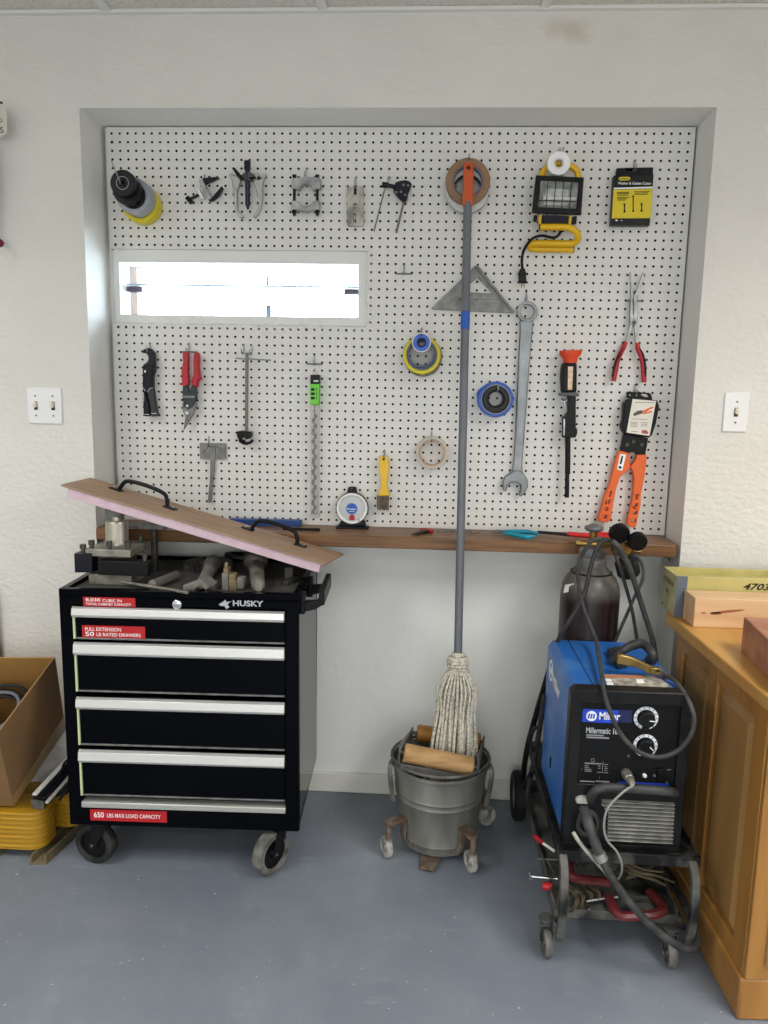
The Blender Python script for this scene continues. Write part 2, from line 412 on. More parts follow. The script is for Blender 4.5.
# ------------------------------------------------------------------ light switches
def switch(name, label, x0, x1, z0, z1, n):
    t = thing(name, label, 'light switch', ((x0+x1)/2,-0.15,z0))
    MB().box((x0,-0.156,z0),(x1,-0.1495,z1)).build('cover_plate', mat('white switch plate', 'eaeaea', 0.35), t, bevel=0.003)
    for k in range(n):
        cx = x0+(x1-x0)*(k+0.5)/n; cz = (z0+z1)/2
        MB().box((cx-0.0055,-0.1568,cz-0.013),(cx+0.0055,-0.1555,cz+0.013)).build('toggle_slot', mat('brown slot', '3c2f22', 0.6), t)
        MB().box((cx-0.0045,-0.168,cz-0.004),(cx+0.0045,-0.156,cz+0.010), rot=Matrix.Rotation(0.4,3,'X')).build('toggle', mat('ivory toggle', 'e9e0c8', 0.4), t, bevel=0.001)
        for q in (-0.030, 0.030):
            MB().cyl((cx,-0.1560,cz+q),(cx,-0.1572,cz+q),0.003,seg=10).build('plate_screw', steeld, t)
switch('light_switch','white double toggle light switch on the wall left of the pegboard',-0.232,-0.123,1.272,1.383,2)
switch('light_switch','white single toggle light switch on the wall right of the pegboard',1.866,1.937,1.293,1.408,1)
# ------------------------------------------------------------------ pegboard hooks
scrw = mat('dark cross wire', '4a4e58', 0.4, 0.6)
def hook(u, v, length, label, drop=0.0254, cross=0, tip=0.012, side=0):
    p = P(u, v, 0.0); m = MB(); x, z = p.x, p.z
    m.tube([(x,0.006,z+drop),(x,-0.003,z+drop),(x,-0.004,z+drop*0.5),(x,-0.004,z),(x,-0.012,z-0.003),(x+side,-length,z-0.002),(x+side,-length-0.004,z+tip)], 0.0023, 6, smooth=4)
    if cross: m.tube([(x-HP*cross,0.004,z),(x-HP*cross,-0.005,z),(x+HP*cross,-0.005,z),(x+HP*cross,0.004,z)], 0.0019, 6, smooth=0, mi=1)
    o = m.build('pegboard_hook', [wire, scrw]); tag(o, label, 'hook', 'wire hooks on the pegboard'); return o
m = MB(); pk = P(120.5,184,-0.175); m.tube([(pk.x,0.006,pk.z+0.0254),(pk.x,-0.004,pk.z+0.022),(pk.x,-0.006,pk.z),(pk.x,-0.16,pk.z),(pk.x-0.003,-0.176,pk.z+0.012),(pk.x-0.022,-0.182,pk.z+0.062)],0.0018,6,smooth=5)
tag(m.build('pegboard_hook', wire),'long wire hook holding the stack of tape rolls at upper left','hook','wire hooks on the pegboard')
hook(205,184,0.020,'wire hook behind the small black and silver puller',tip=0.004)
hook(248.5,176,0.03,'wire hook holding the large jaw puller',tip=0.004)
hook(306.5,178,0.03,'wire hook holding the silver bearing separator')
hook(356,186,0.03,'wire hook holding the flat steel plate with slots')
hook(388.5,186,0.03,'wire hook holding the black chain tool')
hook(468,166,0.075,'dark wire hook holding brown tape and the mop pole')
hook(559.5,158,0.06,'wire hook holding the white tape roll and work light')
hook(633.5,170,0.025,'wire hook holding the yellow and black cutter package')
hook(404,274,0.035,'empty wire cross hook between window and triangle square',cross=1)
hook(526,301,0.02,'wire hook holding the large combination wrench')
hook(634.5,301,0.02,'wire cross hook behind the long nose pliers',cross=1)
hook(150.5,351,0.03,'wire hook holding the black pipe cutter',cross=0)
hook(189.5,352,0.03,'wire cross hook holding the red handled snips',cross=1)
hook(244,353,0.03,'left one of two hooks holding the basin wrench')
hook(252,354,0.03,'right one of two hooks holding the basin wrench')
hook(314.5,364,0.02,'wire cross hook holding the packaged auger bit',cross=1)
hook(421.5,337,0.12,'wire hook holding the yellow and blue tape rolls')
hook(496,390,0.07,'wire hook holding the blue tape roll')
hook(431.5,440,0.045,'wire hook holding the beige masking tape')
hook(384.5,458,0.03,'wire hook holding the yellow handled brush')
hook(569,400,0.025,'wire hook holding the orange topped black tool',cross=1)
hook(634,393,0.03,'wire hook holding the carded orange crimping tool')
hook(209,445,0.012,'wire hook holding the protractor',tip=0.004)
# ------------------------------------------------------------------ tape rolls
def ring_prof(ri, ro, w):
    e = min(0.002, (ro-ri)*0.3)
    return [(ri,e),(ri+e,0),(ro-e,0),(ro,e),(ro,w-e),(ro-e,w),(ri+e,w),(ri,w-e)]
def tape(u, v, yf, ro, ri, w, mo, mc, label, core=0.0035, grp='tape rolls on the pegboard', mside=None):
    c = P(u, v, yf)
    t = thing('tape_roll', label, 'tape', (c.x, yf+w, c.z-ro), grp)
    m = MB(); m.lathe(ring_prof(ri+core, ro, w), c, (0,1,0), 40, closed=True); m.build('tape', mo, t)
    m = MB(); m.lathe(ring_prof(ri, ri+core, w+0.001), c-V((0,0.0005,0)), (0,1,0), 40, closed=True); m.build('core', mc, t)
    return t
ductg = mat('silver duct tape', '9a9da6', 0.4, 0.2)
navyt = mat('black electrical tape', '0c0d12', 0.4, spec=0.3)
card = mat('brown cardboard core', '8f7458', 0.8)
greyc = mat('blue grey core', '6f7486', 0.6)
tape(139,203,-0.052,0.0565,0.040,0.048,yellow,greyc,'wide yellow tape roll nearest the board in the upper left stack')
tape(133,195.5,-0.106,0.052,0.034,0.050,ductg,navyt,'silver grey duct tape roll in the upper left stack')
tape(126,189.5,-0.136,0.042,0.016,0.027,navyt,yellow,'black electrical tape roll between silver tape and front black tape')
tape(122.5,183,-0.160,0.0375,0.004,0.021,navyt,navyt,'front black tape roll of the upper left stack')
m = MB(); m.lathe([(0.0175,0),(0.0185,0),(0.0185,0.0012),(0.0175,0.0012)],P(122.5,183,-0.160),(0,-1,0),32,closed=True); m.build('core', greyst, [o for o in bpy.data.objects if o.name.startswith('tape_roll')][-1])
tape(467.6,190.5,-0.020,0.0655,0.045,0.018,navyt,navyt,'thin dark rimmed tape roll nearest the board behind the mop grip')
tape(467.6,189.5,-0.045,0.0655,0.040,0.022,mat('white backed tape','d2d0cf',0.4),navyt,'white tape roll between the brown roll and the dark rimmed roll')
tape(468,181,-0.070,0.0655,0.040,0.022,mat('brown packing tape','8a6a4d',0.45),greyc,'brown packing tape roll behind the orange mop pole handle')
tape(559,163,-0.078,0.0335,0.011,0.022,whitest,mat('white core','dddddd',0.5),'small white tape roll above the work light')
tape(423,357,-0.030,0.060,0.046,0.026,mat('multicoloured print tape','8f927a',0.5,col2='4a5140',scale=60),greyc,'olive printed tape roll lowest behind the yellow roll')
tape(421.8,355,-0.060,0.0585,0.043,0.026,yellow,mat('slate core','5f6b8a',0.5),'yellow tape roll at centre of the board')
tape(421.5,353,-0.068,0.0445,0.038,0.034,mat('slate blue tape','54628a',0.5),greyc,'slate blue roll nested inside the yellow roll')
tape(421.5,342.5,-0.105,0.0275,0.010,0.020,blue,navyt,'small blue and white tape roll in front of the yellow roll',core=0.003)
m = MB(); c = P(421.5,342.5,-0.1052); m.lathe(ring_prof(0.0255,0.0285,0.022), c, (0,1,0), 40, closed=True)
m.build('tape', whitest, [o for o in bpy.data.objects if o.name.startswith('tape_roll')][-1])
t = tape(495.8,399.4,-0.050,0.055,0.043,0.046,blue,ductg,'blue painters tape roll left of the big wrench')
tape(496.0,399.0,-0.046,0.0425,0.022,0.040,navyt,navyt,'black tape roll nested inside the blue roll')
m = MB(); m.tube([P(489,388,-0.03),P(486,386,-0.052),P(478,392,-0.052),P(479,400,-0.045)],0.0025,6); m.build('loose_end', blue, t)
tape(432,453,-0.034,0.0515,0.0385,0.030,mat('beige masking tape','cbc3b4',0.6),mat('pinkish core','c9a88e',0.6),'beige masking tape roll left of the mop pole')
# ------------------------------------------------------------------ small clamp puller
q = lambda pts: zm(180,150,7.68,pts)
t = thing('battery_puller','small puller with black tapered arms and silver bar','puller',P(205,200,0))
MB().slab(q([(140,235),(170,222),(243,370),(215,386)]),-0.03,-0.012).build('cross_bar', steel, t, bevel=0.002)
MB().slab(q([(120,295),(140,285),(182,365),(160,380)]),-0.028,-0.010).build('nut_block', whitep, t, bevel=0.002)
MB().slab(q([(170,215),(290,203),(300,212),(240,240),(185,262)]),-0.024,-0.008).build('arm', navy, t, bevel=0.002)
MB().slab(q([(220,390),(318,275),(328,290),(300,345),(262,378),(238,392)]),-0.024,-0.008).build('arm', navy, t, bevel=0.002)
m = MB(); a, b2, c = [P(*p,-0.02) for p in q([(145,345),(80,375),(60,385)])]
m.cyl(a,b2,0.0045); m.build('screw', navy, t)
m = MB(); a, c = [P(*p,-0.02) for p in q([(52,362),(92,408)])]; m.cyl(a,c,0.007); m.build('thumb_knob', navy, t, bevel=0.001)
# ------------------------------------------------------------------ jaw puller
t = thing('jaw_puller','large three jaw puller with dark centre screw and silver jaws','puller',P(248,215,0))
m = MB(); a, b2, c, d = [P(*p,-0.045) for p in q([(518,120),(520,420),(520,458),(518,84)])]
m.lathe([(0.0075,0),(0.0075,(b2-a).length),(0.002,(c-a).length)], a, b2-a, 14); m.cyl(d,a,0.0105,seg=6)
m.cyl(*[P(*p,-0.045) for p in q([(516,125),(516,150)])],0.0095,seg=12)
m.build('centre_screw', mat('blued steel','23283a',0.35,0.6), t)
m = MB(); m.slab(q([(470,190),(500,165),(535,165),(570,190),(585,215),(545,232),(520,240),(490,232),(455,212)]),-0.052,-0.034); m.build('yoke', oily, t, bevel=0.003)
jaw = mat('silver forged jaw','b4b4ad',0.35,0.85)
for w in ([(372,190),(395,175),(425,195),(445,185),(468,205),(462,245),(440,300),(436,330),(440,395),(440,450),(462,485),(485,505),(480,520),(450,512),(424,470),(413,400),(410,330),(405,280),(398,230)],
          [(560,180),(600,172),(622,215),(640,180),(662,180),(645,215),(632,260),(632,320),(628,390),(620,440),(600,490),(572,520),(555,512),(585,470),(603,430),(600,390),(588,320),(562,240)]):
    MB().slab(q(w),-0.042,-0.024).build('jaw', jaw, t, bevel=0.002)
m = MB(); m.tube([P(*p,-0.058) for p in q([(412,140),(445,185),(480,228)])],[0.004,0.006,0.006],8); m.build('jaw', navy, t)
for c in ((420,300),(424,385),(606,300),(604,382)):
    a = P(*q([c])[0],-0.043); MB().cyl(a,a-V((0,0.004,0)),0.005,seg=8).build('bolt', chrome, t)
# ------------------------------------------------------------------ bearing separator
q = lambda pts: zm(270,130,4.8,pts)
t = thing('bearing_separator','silver bearing separator clamp with two dark bolts','separator',P(306,195,0))
def arc(cx, cy, r, a0, a1, n=9): return [(cx+r*math.cos(math.radians(a0+(a1-a0)*k/n)), cy+r*math.sin(math.radians(a0+(a1-a0)*k/n))) for k in range(n+1)]
MB().slab(q([(104,232),(160,226),(172,218),(186,226),(240,228),(243,278),(212,286)]+arc(172,292,34,0,-180)+[(135,284),(104,280)]),-0.04,-0.015).build('half_plate', steel, t, bevel=0.003)
MB().slab(q([(104,338),(130,340)]+arc(170,325,40,155,25)+[(212,340),(238,338),(236,382),(200,384),(172,390),(140,384),(104,382)]),-0.04,-0.015).build('half_plate', steel, t, bevel=0.003)
for x in (117, 227):
    m = MB(); a, b2 = P(*q([(x,222)])[0],-0.028), P(*q([(x,412)])[0],-0.028); m.cyl(a,b2,0.0045,seg=10); m.cyl(a+V((0,0,0.004)),a-V((0,0,0.002)),0.007,seg=6)
    c = P(*q([(x,385)])[0],-0.028); m.cyl(c,c-V((0,0,0.009)),0.008,seg=6); m.build('bolt', navy, t)
# slotted plate
t = thing('guide_plate','flat slotted steel plate with dark smudged centre','plate',P(355,207,0))
hs = []
MB().slab(q([(370,272),(450,272),(450,452),(444,460),(376,460),(370,452)]),-0.016,-0.004,
    holes=[q([(403,272.5+4),(415,276.5),(416,310),(402,310)]),q([(400,402),(414,402),(413,442),(400,442)]),q(arc(408,360,10,0,315,7))]).build('plate_body', mat('smudged steel','b8b5a8',0.5,0.25,col2='5c5a55',scale=16,lo=0.45,hi=0.7), t, bevel=0.001)
MB().slab(q([(398,268),(420,268),(418,312),(400,312)]),-0.004,-0.002).build('clip', navy, t)
# chain tool
q = lambda pts: zm(340,170,9.6,pts)
t = thing('chain_tool','black cam shaped tool with two long steel rods','tool',P(395,205,0))
MB().slab(q([(535,115),(570,103),(625,93),(665,105),(690,132),(672,175),(652,220),(645,270),(632,302),(600,300),(560,262),(520,215),(508,182)]),-0.045,-0.02).build('cam_body', navy, t, bevel=0.003)
m = MB(); a, b2, c = [P(*p,-0.032) for p in q([(405,140),(460,148),(530,162)])]; m.cyl(a,b2,0.0085); m.cyl(b2,c,0.006); m.build('shaft', navy, t)
for a, b2, r in (((430,180),(325,590),0.0021),((612,305),(540,605),0.0032)):
    m = MB(); m.cyl(P(*q([a])[0],-0.03),P(*q([b2])[0],-0.018),r,seg=8); m.build('rod', mat('worn rod','6e6a64',0.4,0.6), t)
for c in ((610,145),(655,150),(585,210),(625,240),(540,215)):
    a = P(*q([c])[0],-0.045); MB().cyl(a,a-V((0,0.003,0)),0.0035,seg=8).build('rivet', steeld, t)
# ------------------------------------------------------------------ work light
q = lambda pts: zm(510,140,6.02,pts)
t = thing('work_light','black halogen work light with yellow tube stand and short cord','work light',P(558,240,0))
ol = q([(157,212),(445,225),(428,450),(133,436)]); inn = q([(182,238),(416,250),(402,415),(165,404)])
m = MB(); m.slab(ol,-0.085,-0.072,holes=[inn]); m.build('bezel', blackm, t, bevel=0.002)
A = [P(*p,-0.073) for p in ol]; cc = sum(A, V())/4
B = [cc+(p-cc)*0.72+V((0,0.048,0)) for p in A]
m = MB(); m.add(A+B,[(4,5,6,7),(0,1,5,4),(1,2,6,5),(2,3,7,6),(3,0,4,7)]); m.build('housing', blackm, t)
A = [P(*p,-0.074) for p in inn]; cc = sum(A, V())/4; B = [cc+(p-cc)*0.6+V((0,0.03,0)) for p in A]
m = MB(); m.add(A+B,[(4,5,6,7),(0,1,5,4),(1,2,6,5),(2,3,7,6),(3,0,4,7)]); m.build('reflector', mat('hammered reflector','a6a9a6',0.35,0.55,col2='d8dad6',scale=30,bump=0.3), t)
a, b2 = [P(*p,-0.062) for p in q([(210,350),(385,355)])]
MB().cyl(a,b2,0.005,seg=12).cyl(a-V((0.006,0,0)),a,0.008).cyl(b2,b2+V((0.006,0,0)),0.008).build('lamp_tube', mat('milky lamp','e6e6e0',0.2), t)
m = MB()
for x in (182,228,275,322,370,414): m.cyl(*[P(*p,-0.088) for p in q([(x+(2 if x>200 else 0),236),(x-12,414)])],0.0013,seg=6)
m.cyl(*[P(*p,-0.0885) for p in q([(160,364),(420,370)])],0.0013,seg=6); m.cyl(*[P(*p,-0.0885) for p in q([(160,238),(430,246)])],0.0013,seg=6)
m.build('wire_guard', blackm, t)
MB().slab(q([(195,450),(356,455),(352,505),(190,500)]),-0.075,-0.04).build('junction_box', navy, t, bevel=0.003)
for pts in ([(145,452),(168,452),(163,488),(142,486)],[(378,458),(404,458),(400,504),(375,503)]):
    MB().slab(q(pts),-0.07,-0.052).build('tilt_knob', blackm, t, bevel=0.002)
for pts in ([(176,448),(192,448),(190,505),(170,505)],[(356,450),(372,450),(368,508),(352,508)]):
    MB().slab(q(pts),-0.068,-0.055).build('bracket', yellowp, t, bevel=0.001)
m = MB(); m.tube([P(*p,-0.045) for p in q([(190,235),(200,190),(235,155),(300,140),(360,155),(402,185),(412,232)])],0.0095,12); m.build('top_handle', yellowp, t)
m = MB(); m.tube([P(u,v,y) for (u,v),y in zip(q([(178,525),(270,524),(350,527),(400,555),(408,595),(375,622),(270,622),(140,622),(118,632),(118,648),(150,656),(260,657),(380,660)]),(-.07,-.07,-.07,-.066,-.056,-.045,-.04,-.04,-.034,-.024,-.018,-.018,-.018))],0.0098,12)
m.build('stand_tube', yellowp, t)
for (u,v),y in zip(q([(178,525),(382,660)]),(-.07,-.018)):
    a = P(u,v,y); MB().cyl(a-V((0.001,0,0)),a+V((0.001,0,0)),0.0102,seg=14).build('end_cap', blackm, t)
m = MB(); m.tube([P(u,v,y) for (u,v),y in zip(q([(305,510),(300,562),(262,588),(190,576),(130,598),(85,660),(72,720),(74,775)]),(-.06,-.05,-.085,-.085,-.06,-.03,-.02,-.02))],0.0042,8); m.build('power_cord', blackm, t)
MB().slab(q([(62,772),(88,770),(97,795),(100,858),(56,858),(54,800)]),-0.03,-0.006).build('plug', blackm, t, bevel=0.003)
for x in (70, 86): MB().cyl(*[P(*p,-0.017) for p in q([(x,858),(x,888)])],0.0015,seg=6).build('prong', brass, t)
# ------------------------------------------------------------------ cutter package
q = lambda pts: zm(600,160,11.815,pts)
t = thing('cutter_package','yellow and black packaged washer and gasket cutter','package',P(632,200,0))
MB().slab(q([(200,95),(630,85),(628,185),(190,190)]),-0.018,-0.008,holes=[q([(390,98),(440,97),(440,130),(390,131)])]).build('hang_tab', blackm, t, bevel=0.001)
MB().slab(q([(165,182),(636,172),(588,772),(130,770)]),-0.032,-0.006).build('box_body', mat('printed black card','0e0f13',0.35,spec=0.3), t, bevel=0.0015)
MB().slab(q([(160,352),(622,340),(600,686),(140,690)]),-0.0330,-0.0320).build('yellow_panel', mat('printed yellow card','dcc50c',0.4), t)
MB().slab(q([(163,328),(624,314),(622,334),(162,346)]),-0.0328,-0.0320).build('white_stripe', whitest, t)
m = MB()
for o_, b_ in ((225,245),(330,345)): pass
m.slab(q([(222,210),(240,200),(340,198),(358,208),(358,228),(340,240),(240,242),(222,232)]),-0.0330,-0.0320); m.build('logo_oval', yellow, t)
m = MB(); f = lambda *a, **k: textpx(m, *a, **k)
a = q([(232,212),(348,232)]); f('GENERAL',a[0][0],a[0][1],a[1][0],a[1][1],-0.0332,lift=0.0003)
m.build('logo_lettering', blackm, t)
m = MB(); a = q([(210,258),(605,290)]); f('Washer & Gasket Cutter',a[0][0],a[0][1],a[1][0],a[1][1],-0.0320,bold=0.01)
for x in (180, 240): a = q([(x,705),(x+30,722)]); f('\u25cf' if x == 180 else 'A',a[0][0],a[0][1],a[1][0],a[1][1],-0.0320)
m.build('title_lettering', whitest, t)
m = MB()
for u0, v0, u1, v1 in ((200,378,345,388),(200,395,345,404),(200,412,330,420),(200,438,350,446),(200,455,320,463),(200,471,305,479),(400,368,595,376),(410,385,575,393),(400,402,560,410)):
    m.slab(q([(u0,v0),(u1,v0-2),(u1,v1-2),(u0,v1)]),-0.0333,-0.0330)
for c, w, h0, h1 in ((290,14,515,620),(392,12,420,612),(492,14,510,610)):
    m.slab(q([(c-w*1.2,h0),(c+w*1.2,h0),(c+w*0.6,h0+20),(c+w*0.5,h1-30),(c+w*1.1,h1),(c-w*1.1,h1),(c-w*0.5,h1-30),(c-w*0.6,h0+20)]),-0.0333,-0.0330)
m.build('printed_picture', blackm, t)
# ------------------------------------------------------------------ speed square
q = lambda pts: zm(425,255,8.084,pts)
t = thing('speed_square','grey cast triangular speed square behind the mop pole','square',P(478,305,0))
MB().slab(q([(50,430),(62,420),(412,82),(722,462),(716,470),(66,440)]),-0.009,-0.004,holes=[q([(424,180),(548,312),(288,298)]),q([(235,348),(238,358),(612,376),(615,366)])]).build('blade', castm, t, bevel=0.0006)
MB().slab(q([(406,90),(428,82),(728,458),(714,472)]),-0.018,-0.002).build('fence', castm, t, bevel=0.001)
# ------------------------------------------------------------------ combination wrench
q = lambda pts: zm(490,290,4.876,pts)
wr = mat('satin chrome wrench','8b8e90',0.36,0.7,col2='727577',scale=12)
t = thing('combination_wrench','very large chrome combination wrench hanging ring end up','wrench',P(522,400,0))
MB().slab(q(arc(183,105,51,0,345,24)),-0.022,-0.006,holes=[q(arc(183,105,35,0,330,11))]).build('ring_end', wr, t, bevel=0.003)
MB().slab(q([(145,148),(212,150),(208,200),(196,330),(180,560),(166,740),(157,850),(160,890),(105,895),(114,850),(124,700),(136,400),(146,200)]),-0.018,-0.008).build('shank', wr, t, bevel=0.003)
MB().slab(q([(150,330),(186,330),(176,560),(160,752),(136,752),(130,700),(142,400)]),-0.0195,-0.0178,holes=[q([(156,340),(179,340),(170,560),(155,742),(141,742),(137,700),(148,400)])]).build('raised_border', wr, t, bevel=0.0006)
MB().slab(q([(105,890),(120,880),(150,882),(165,895),(183,925),(185,960),(172,990),(150,1010),(142,1000),(150,975),(148,950),(130,938),(100,940),(85,955),(78,985),(66,978),(62,940),(74,910)]),-0.025,-0.005).build('open_jaw', wr, t, bevel=0.003)
# ------------------------------------------------------------------ orange topped tool
q = lambda pts: zm(545,340,6.4,pts)
t = thing('powder_nailer','slim black nail driving tool with flared orange top','tool',P(568,420,0))
m = MB(); a, b2, c, d = [P(*p,-0.035) for p in q([(163,66),(163,92),(162,118),(162,148)])]
m.lathe([(0.030,0),(0.034,0.002),(0.033,(b2-a).length),(0.022,(c-a).length+0.001),(0.020,(d-a).length)],a,d-a,28,sy=0.75,ref=(1,0,0)); m.build('flared_cap', mat('orange red plastic','e2481c',0.45), t)
MB().slab(q([(118,146),(206,146),(205,336),(113,336),(108,240),(112,180)]),-0.055,-0.012).build('grip', blackr, t, bevel=0.006)
MB().slab(q([(148,170),(180,170),(174,318),(146,320)]),-0.0565,-0.0548).build('warning_label', mat('orange label','d9a562',0.5,col2='e9e2d6',scale=70), t)
MB().slab(q([(100,340),(205,334),(224,352),(210,362),(104,356)]),-0.060,-0.008).build('guard', mat('grey guard','4f5256',0.5), t, bevel=0.002)
MB().slab(q([(150,356),(198,356),(198,560),(208,575),(206,600),(196,625),(118,626),(118,492),(132,490),(140,470),(150,462)]),-0.048,-0.016).build('receiver', blackm, t, bevel=0.003)
MB().slab(q([(119,505),(128,505),(126,610),(119,610)]),-0.0495,-0.047).build('slide_plate', steel, t)
m = MB(); a, b2, c, d = [P(*p,-0.032) for p in q([(146,622),(145,858),(142,860),(140,1008)])]; m.cyl(a,b2,0.0085); m.cyl(c,d,0.0068); m.build('barrel', blackm, t)
m = MB(); m.tube([P(*p,-0.03) for p in q([(100,382),(110,395),(130,392),(148,378)])],0.0022,6); m.tube([P(*p,-0.03) for p in q([(126,390),(126,430)])],0.002,6,smooth=0); m.build('release_lever', wire, t)
# ------------------------------------------------------------------ long nose pliers
q = lambda pts: zm(600,265,7.88,pts)
t = thing('long_nose_pliers','long reach needle nose pliers with red and black grips','pliers',P(628,330,0))
for pts in ([(236,55),(244,55),(252,150),(262,245),(258,300),(262,400),(280,450),(262,475),(238,470),(238,380),(240,290),(246,250)],
            [(342,55),(352,72),(330,140),(300,225),(296,300),(300,390),(292,450),(276,480),(250,470),(262,400),(270,330),(264,250),(285,215)]):
    MB().slab(q(pts),-0.024,-0.014).build('jaw', steel, t, bevel=0.001)
for pts in ([(240,470),(262,480),(240,540),(220,610),(200,605),(222,540)],[(268,470),(288,465),(296,540),(300,615),(280,618),(274,540)]):
    MB().slab(q(pts),-0.022,-0.014).build('shank', steel, t, bevel=0.001)
a = P(*q([(266,455)])[0],-0.022); MB().cyl(a+V((0,0.006,0)),a-V((0,0.005,0)),0.006,seg=14).build('pivot', oily, t)
for pts, ink in (([(203,605),(185,650),(155,710),(135,760),(122,830),(106,916)],[(185,650),(150,715),(120,780),(104,850),(98,890)]),([(293,612),(300,660),(325,720),(340,790),(345,860),(346,926)],[(312,650),(340,710),(354,780),(358,850),(360,880)])):
    m = MB(); m.tube([P(*p,-0.022) for p in q(pts)],[0.0065,0.0078,0.008,0.0085,0.0085,0.0075],10); g_ = m.build('grip', redm, t)
    m = MB(); m.tube([P(*p,-0.030) for p in q(ink)],[0.001,0.0032,0.0038,0.0035,0.0012],8); m.build('grip_inlay', blackr, g_)
# ------------------------------------------------------------------ orange crimper on its card
q = lambda pts: zm(595,385,7.06,pts)
t = thing('crimping_tool','orange handled hand crimper with black display card','crimper',P(625,460,0))
MB().slab(q([(225,52),(250,45),(275,52),(300,42),(325,52),(385,55),(398,68),(406,106),(300,108),(225,92)]),-0.03,-0.018,holes=[q([(322,68),(345,60),(372,66),(384,86),(350,84)]),q(arc(250,72,10,0,315,7)),q(arc(297,70,10,0,315,7))]).build('hanger', blackm, t, bevel=0.001)
MB().slab(q([(232,100),(440,108),(455,150),(432,270),(405,352),(385,372),(300,362),(208,345),(190,310),(186,280),(200,250),(205,130)]),-0.045,-0.016).build('card_holder', blackm, t, bevel=0.003)
MB().slab(q([(266,98),(432,113),(386,360),(222,336)]),-0.0462,-0.0448).build('label_card', mat('ivory label','e6e0d4',0.5), t, bevel=0.0005)
m = MB(); m.slab(q([(330,185),(408,150),(412,160),(350,195)]),-0.0468,-0.0460); m.slab(q([(335,198),(400,182),(404,192),(345,206)]),-0.0468,-0.0460); m.build('printed_handles', orange, t)
m = MB(); m.slab(q([(268,205),(300,182),(335,178),(338,200),(300,212),(275,220)]),-0.0468,-0.0460)
for r_, (u0,u1) in ((120,(280,420)),(238,(256,370)),(258,(250,300)),(268,(250,300)),(278,(250,300)),(290,(248,300)),(262,(325,375)),(274,(325,370)),(286,(320,368)),(325,(255,300))):
    m.slab(q([(u0,r_),(u1,r_+4),(u1,r_+7),(u0,r_+3)]),-0.0466,-0.0460)
m.build('printed_text', mat('grey print','55504c',0.5), t)
MB().slab(q([(330,320),(362,318),(378,336),(372,346),(330,340)]),-0.0467,-0.0460).build('printed_badge', mat('dull red print','a84d48',0.5), t)
MB().slab(q([(205,346),(376,374),(368,430),(356,492),(300,492),(270,470),(240,482),(180,462),(190,430)]),-0.036,-0.014).build('crimp_head', blackm, t, bevel=0.002)
for c in ((270,400),(330,420),(225,420)):
    a = P(*q([c])[0],-0.036); MB().cyl(a,a-V((0,0.004,0)),0.006,seg=10).build('bolt', oily, t)
cut = [[(105,755),(122,745),(112,790),(100,795)],[(90,812),(112,808),(106,838),(84,840)],[(74,865),(98,862),(92,888),(68,892)],[(62,920),(88,918),(82,945),(56,948)]]
MB().slab(q([(170,462),(242,478),(240,520),(252,580),(222,615),(178,645),(165,690),(148,740),(128,850),(112,950),(90,972),(30,962),(24,945),(55,840),(78,762),(105,700),(128,600),(150,520)]),-0.034,-0.012,holes=[q(c) for c in cut]).build('handle', orange, t, bevel=0.002)
cut = [[(284,775),(302,772),(300,815),(284,815)],[(278,838),(304,834),(300,862),(274,866)],[(270,893),(300,890),(296,916),(266,918)],[(258,948),(290,945),(286,972),(254,974)]]
MB().slab(q([(300,487),(366,492),(362,560),(350,650),(326,770),(322,850),(305,930),(290,1000),(270,1008),(228,988),(230,960),(256,850),(272,770),(276,650),(268,610),(250,580),(288,530)]),-0.034,-0.012,holes=[q(c) for c in cut]).build('handle', orange, t, bevel=0.002)
MB().slab(q([(178,486),(220,492),(192,606),(154,596)]),-0.0348,-0.0338).build('white_sticker', whitest, t)
m = MB(); m.slab(q([(188,500),(200,502),(186,560),(174,556)]),-0.0352,-0.0347); m.slab(q([(168,572),(188,576),(186,592),(166,588)]),-0.0352,-0.0347); m.build('sticker_print', blackm, t)
# ------------------------------------------------------------------ pipe cutter
q = lambda pts: zm(130,340,9.6,pts)
t = thing('pipe_cutter','black ratcheting pipe cutter hanging jaws up','cutter',P(149,380,0))
MB().slab(q([(112,105),(135,85),(175,76),(205,88),(235,120),(242,180),(240,250),(122,262),(122,240),(160,215),(175,185),(170,150),(150,125),(118,126)]),-0.028,-0.012).build('cutter_jaw', mat('black anodised','1a1c24',0.3,0.3), t, bevel=0.003)
MB().slab(q([(120,245),(238,245),(228,300),(214,350),(216,462),(185,480),(165,500),(145,495),(118,462)]),-0.034,-0.008).build('body', navy, t, bevel=0.004)
MB().slab(q([(118,460),(145,494),(160,560),(182,640),(184,735),(128,732),(122,600)]),-0.032,-0.010).build('handle', navy, t, bevel=0.004)
MB().slab(q([(165,500),(190,478),(216,460),(224,520),(240,620),(262,732),(208,738),(198,640),(180,560)]),-0.032,-0.010).build('handle', mat('charcoal grip','2d2e33',0.55), t, bevel=0.004)
m = MB(); m.tube([P(*p,-0.0335) for p in q([(118,458),(138,470),(146,492)])],0.0009,6); m.tube([P(*p,-0.0335) for p in q([(216,456),(190,468),(168,498)])],0.0009,6)
m.tube([P(*p,-0.0335) for p in q([(128,714),(184,716)])],0.0009,6); m.tube([P(*p,-0.0335) for p in q([(206,706),(256,704)])],0.0009,6)
m.build('white_piping', whitest, t)
MB().slab(q([(136,292),(152,288),(150,312),(138,314)]),-0.0348,-0.034).build('badge', whitest, t)
m = MB(); m.slab(q([(126,500),(132,502),(134,584),(127,586)]),-0.0328,-0.032); m.build('handle_print', greyst, t)
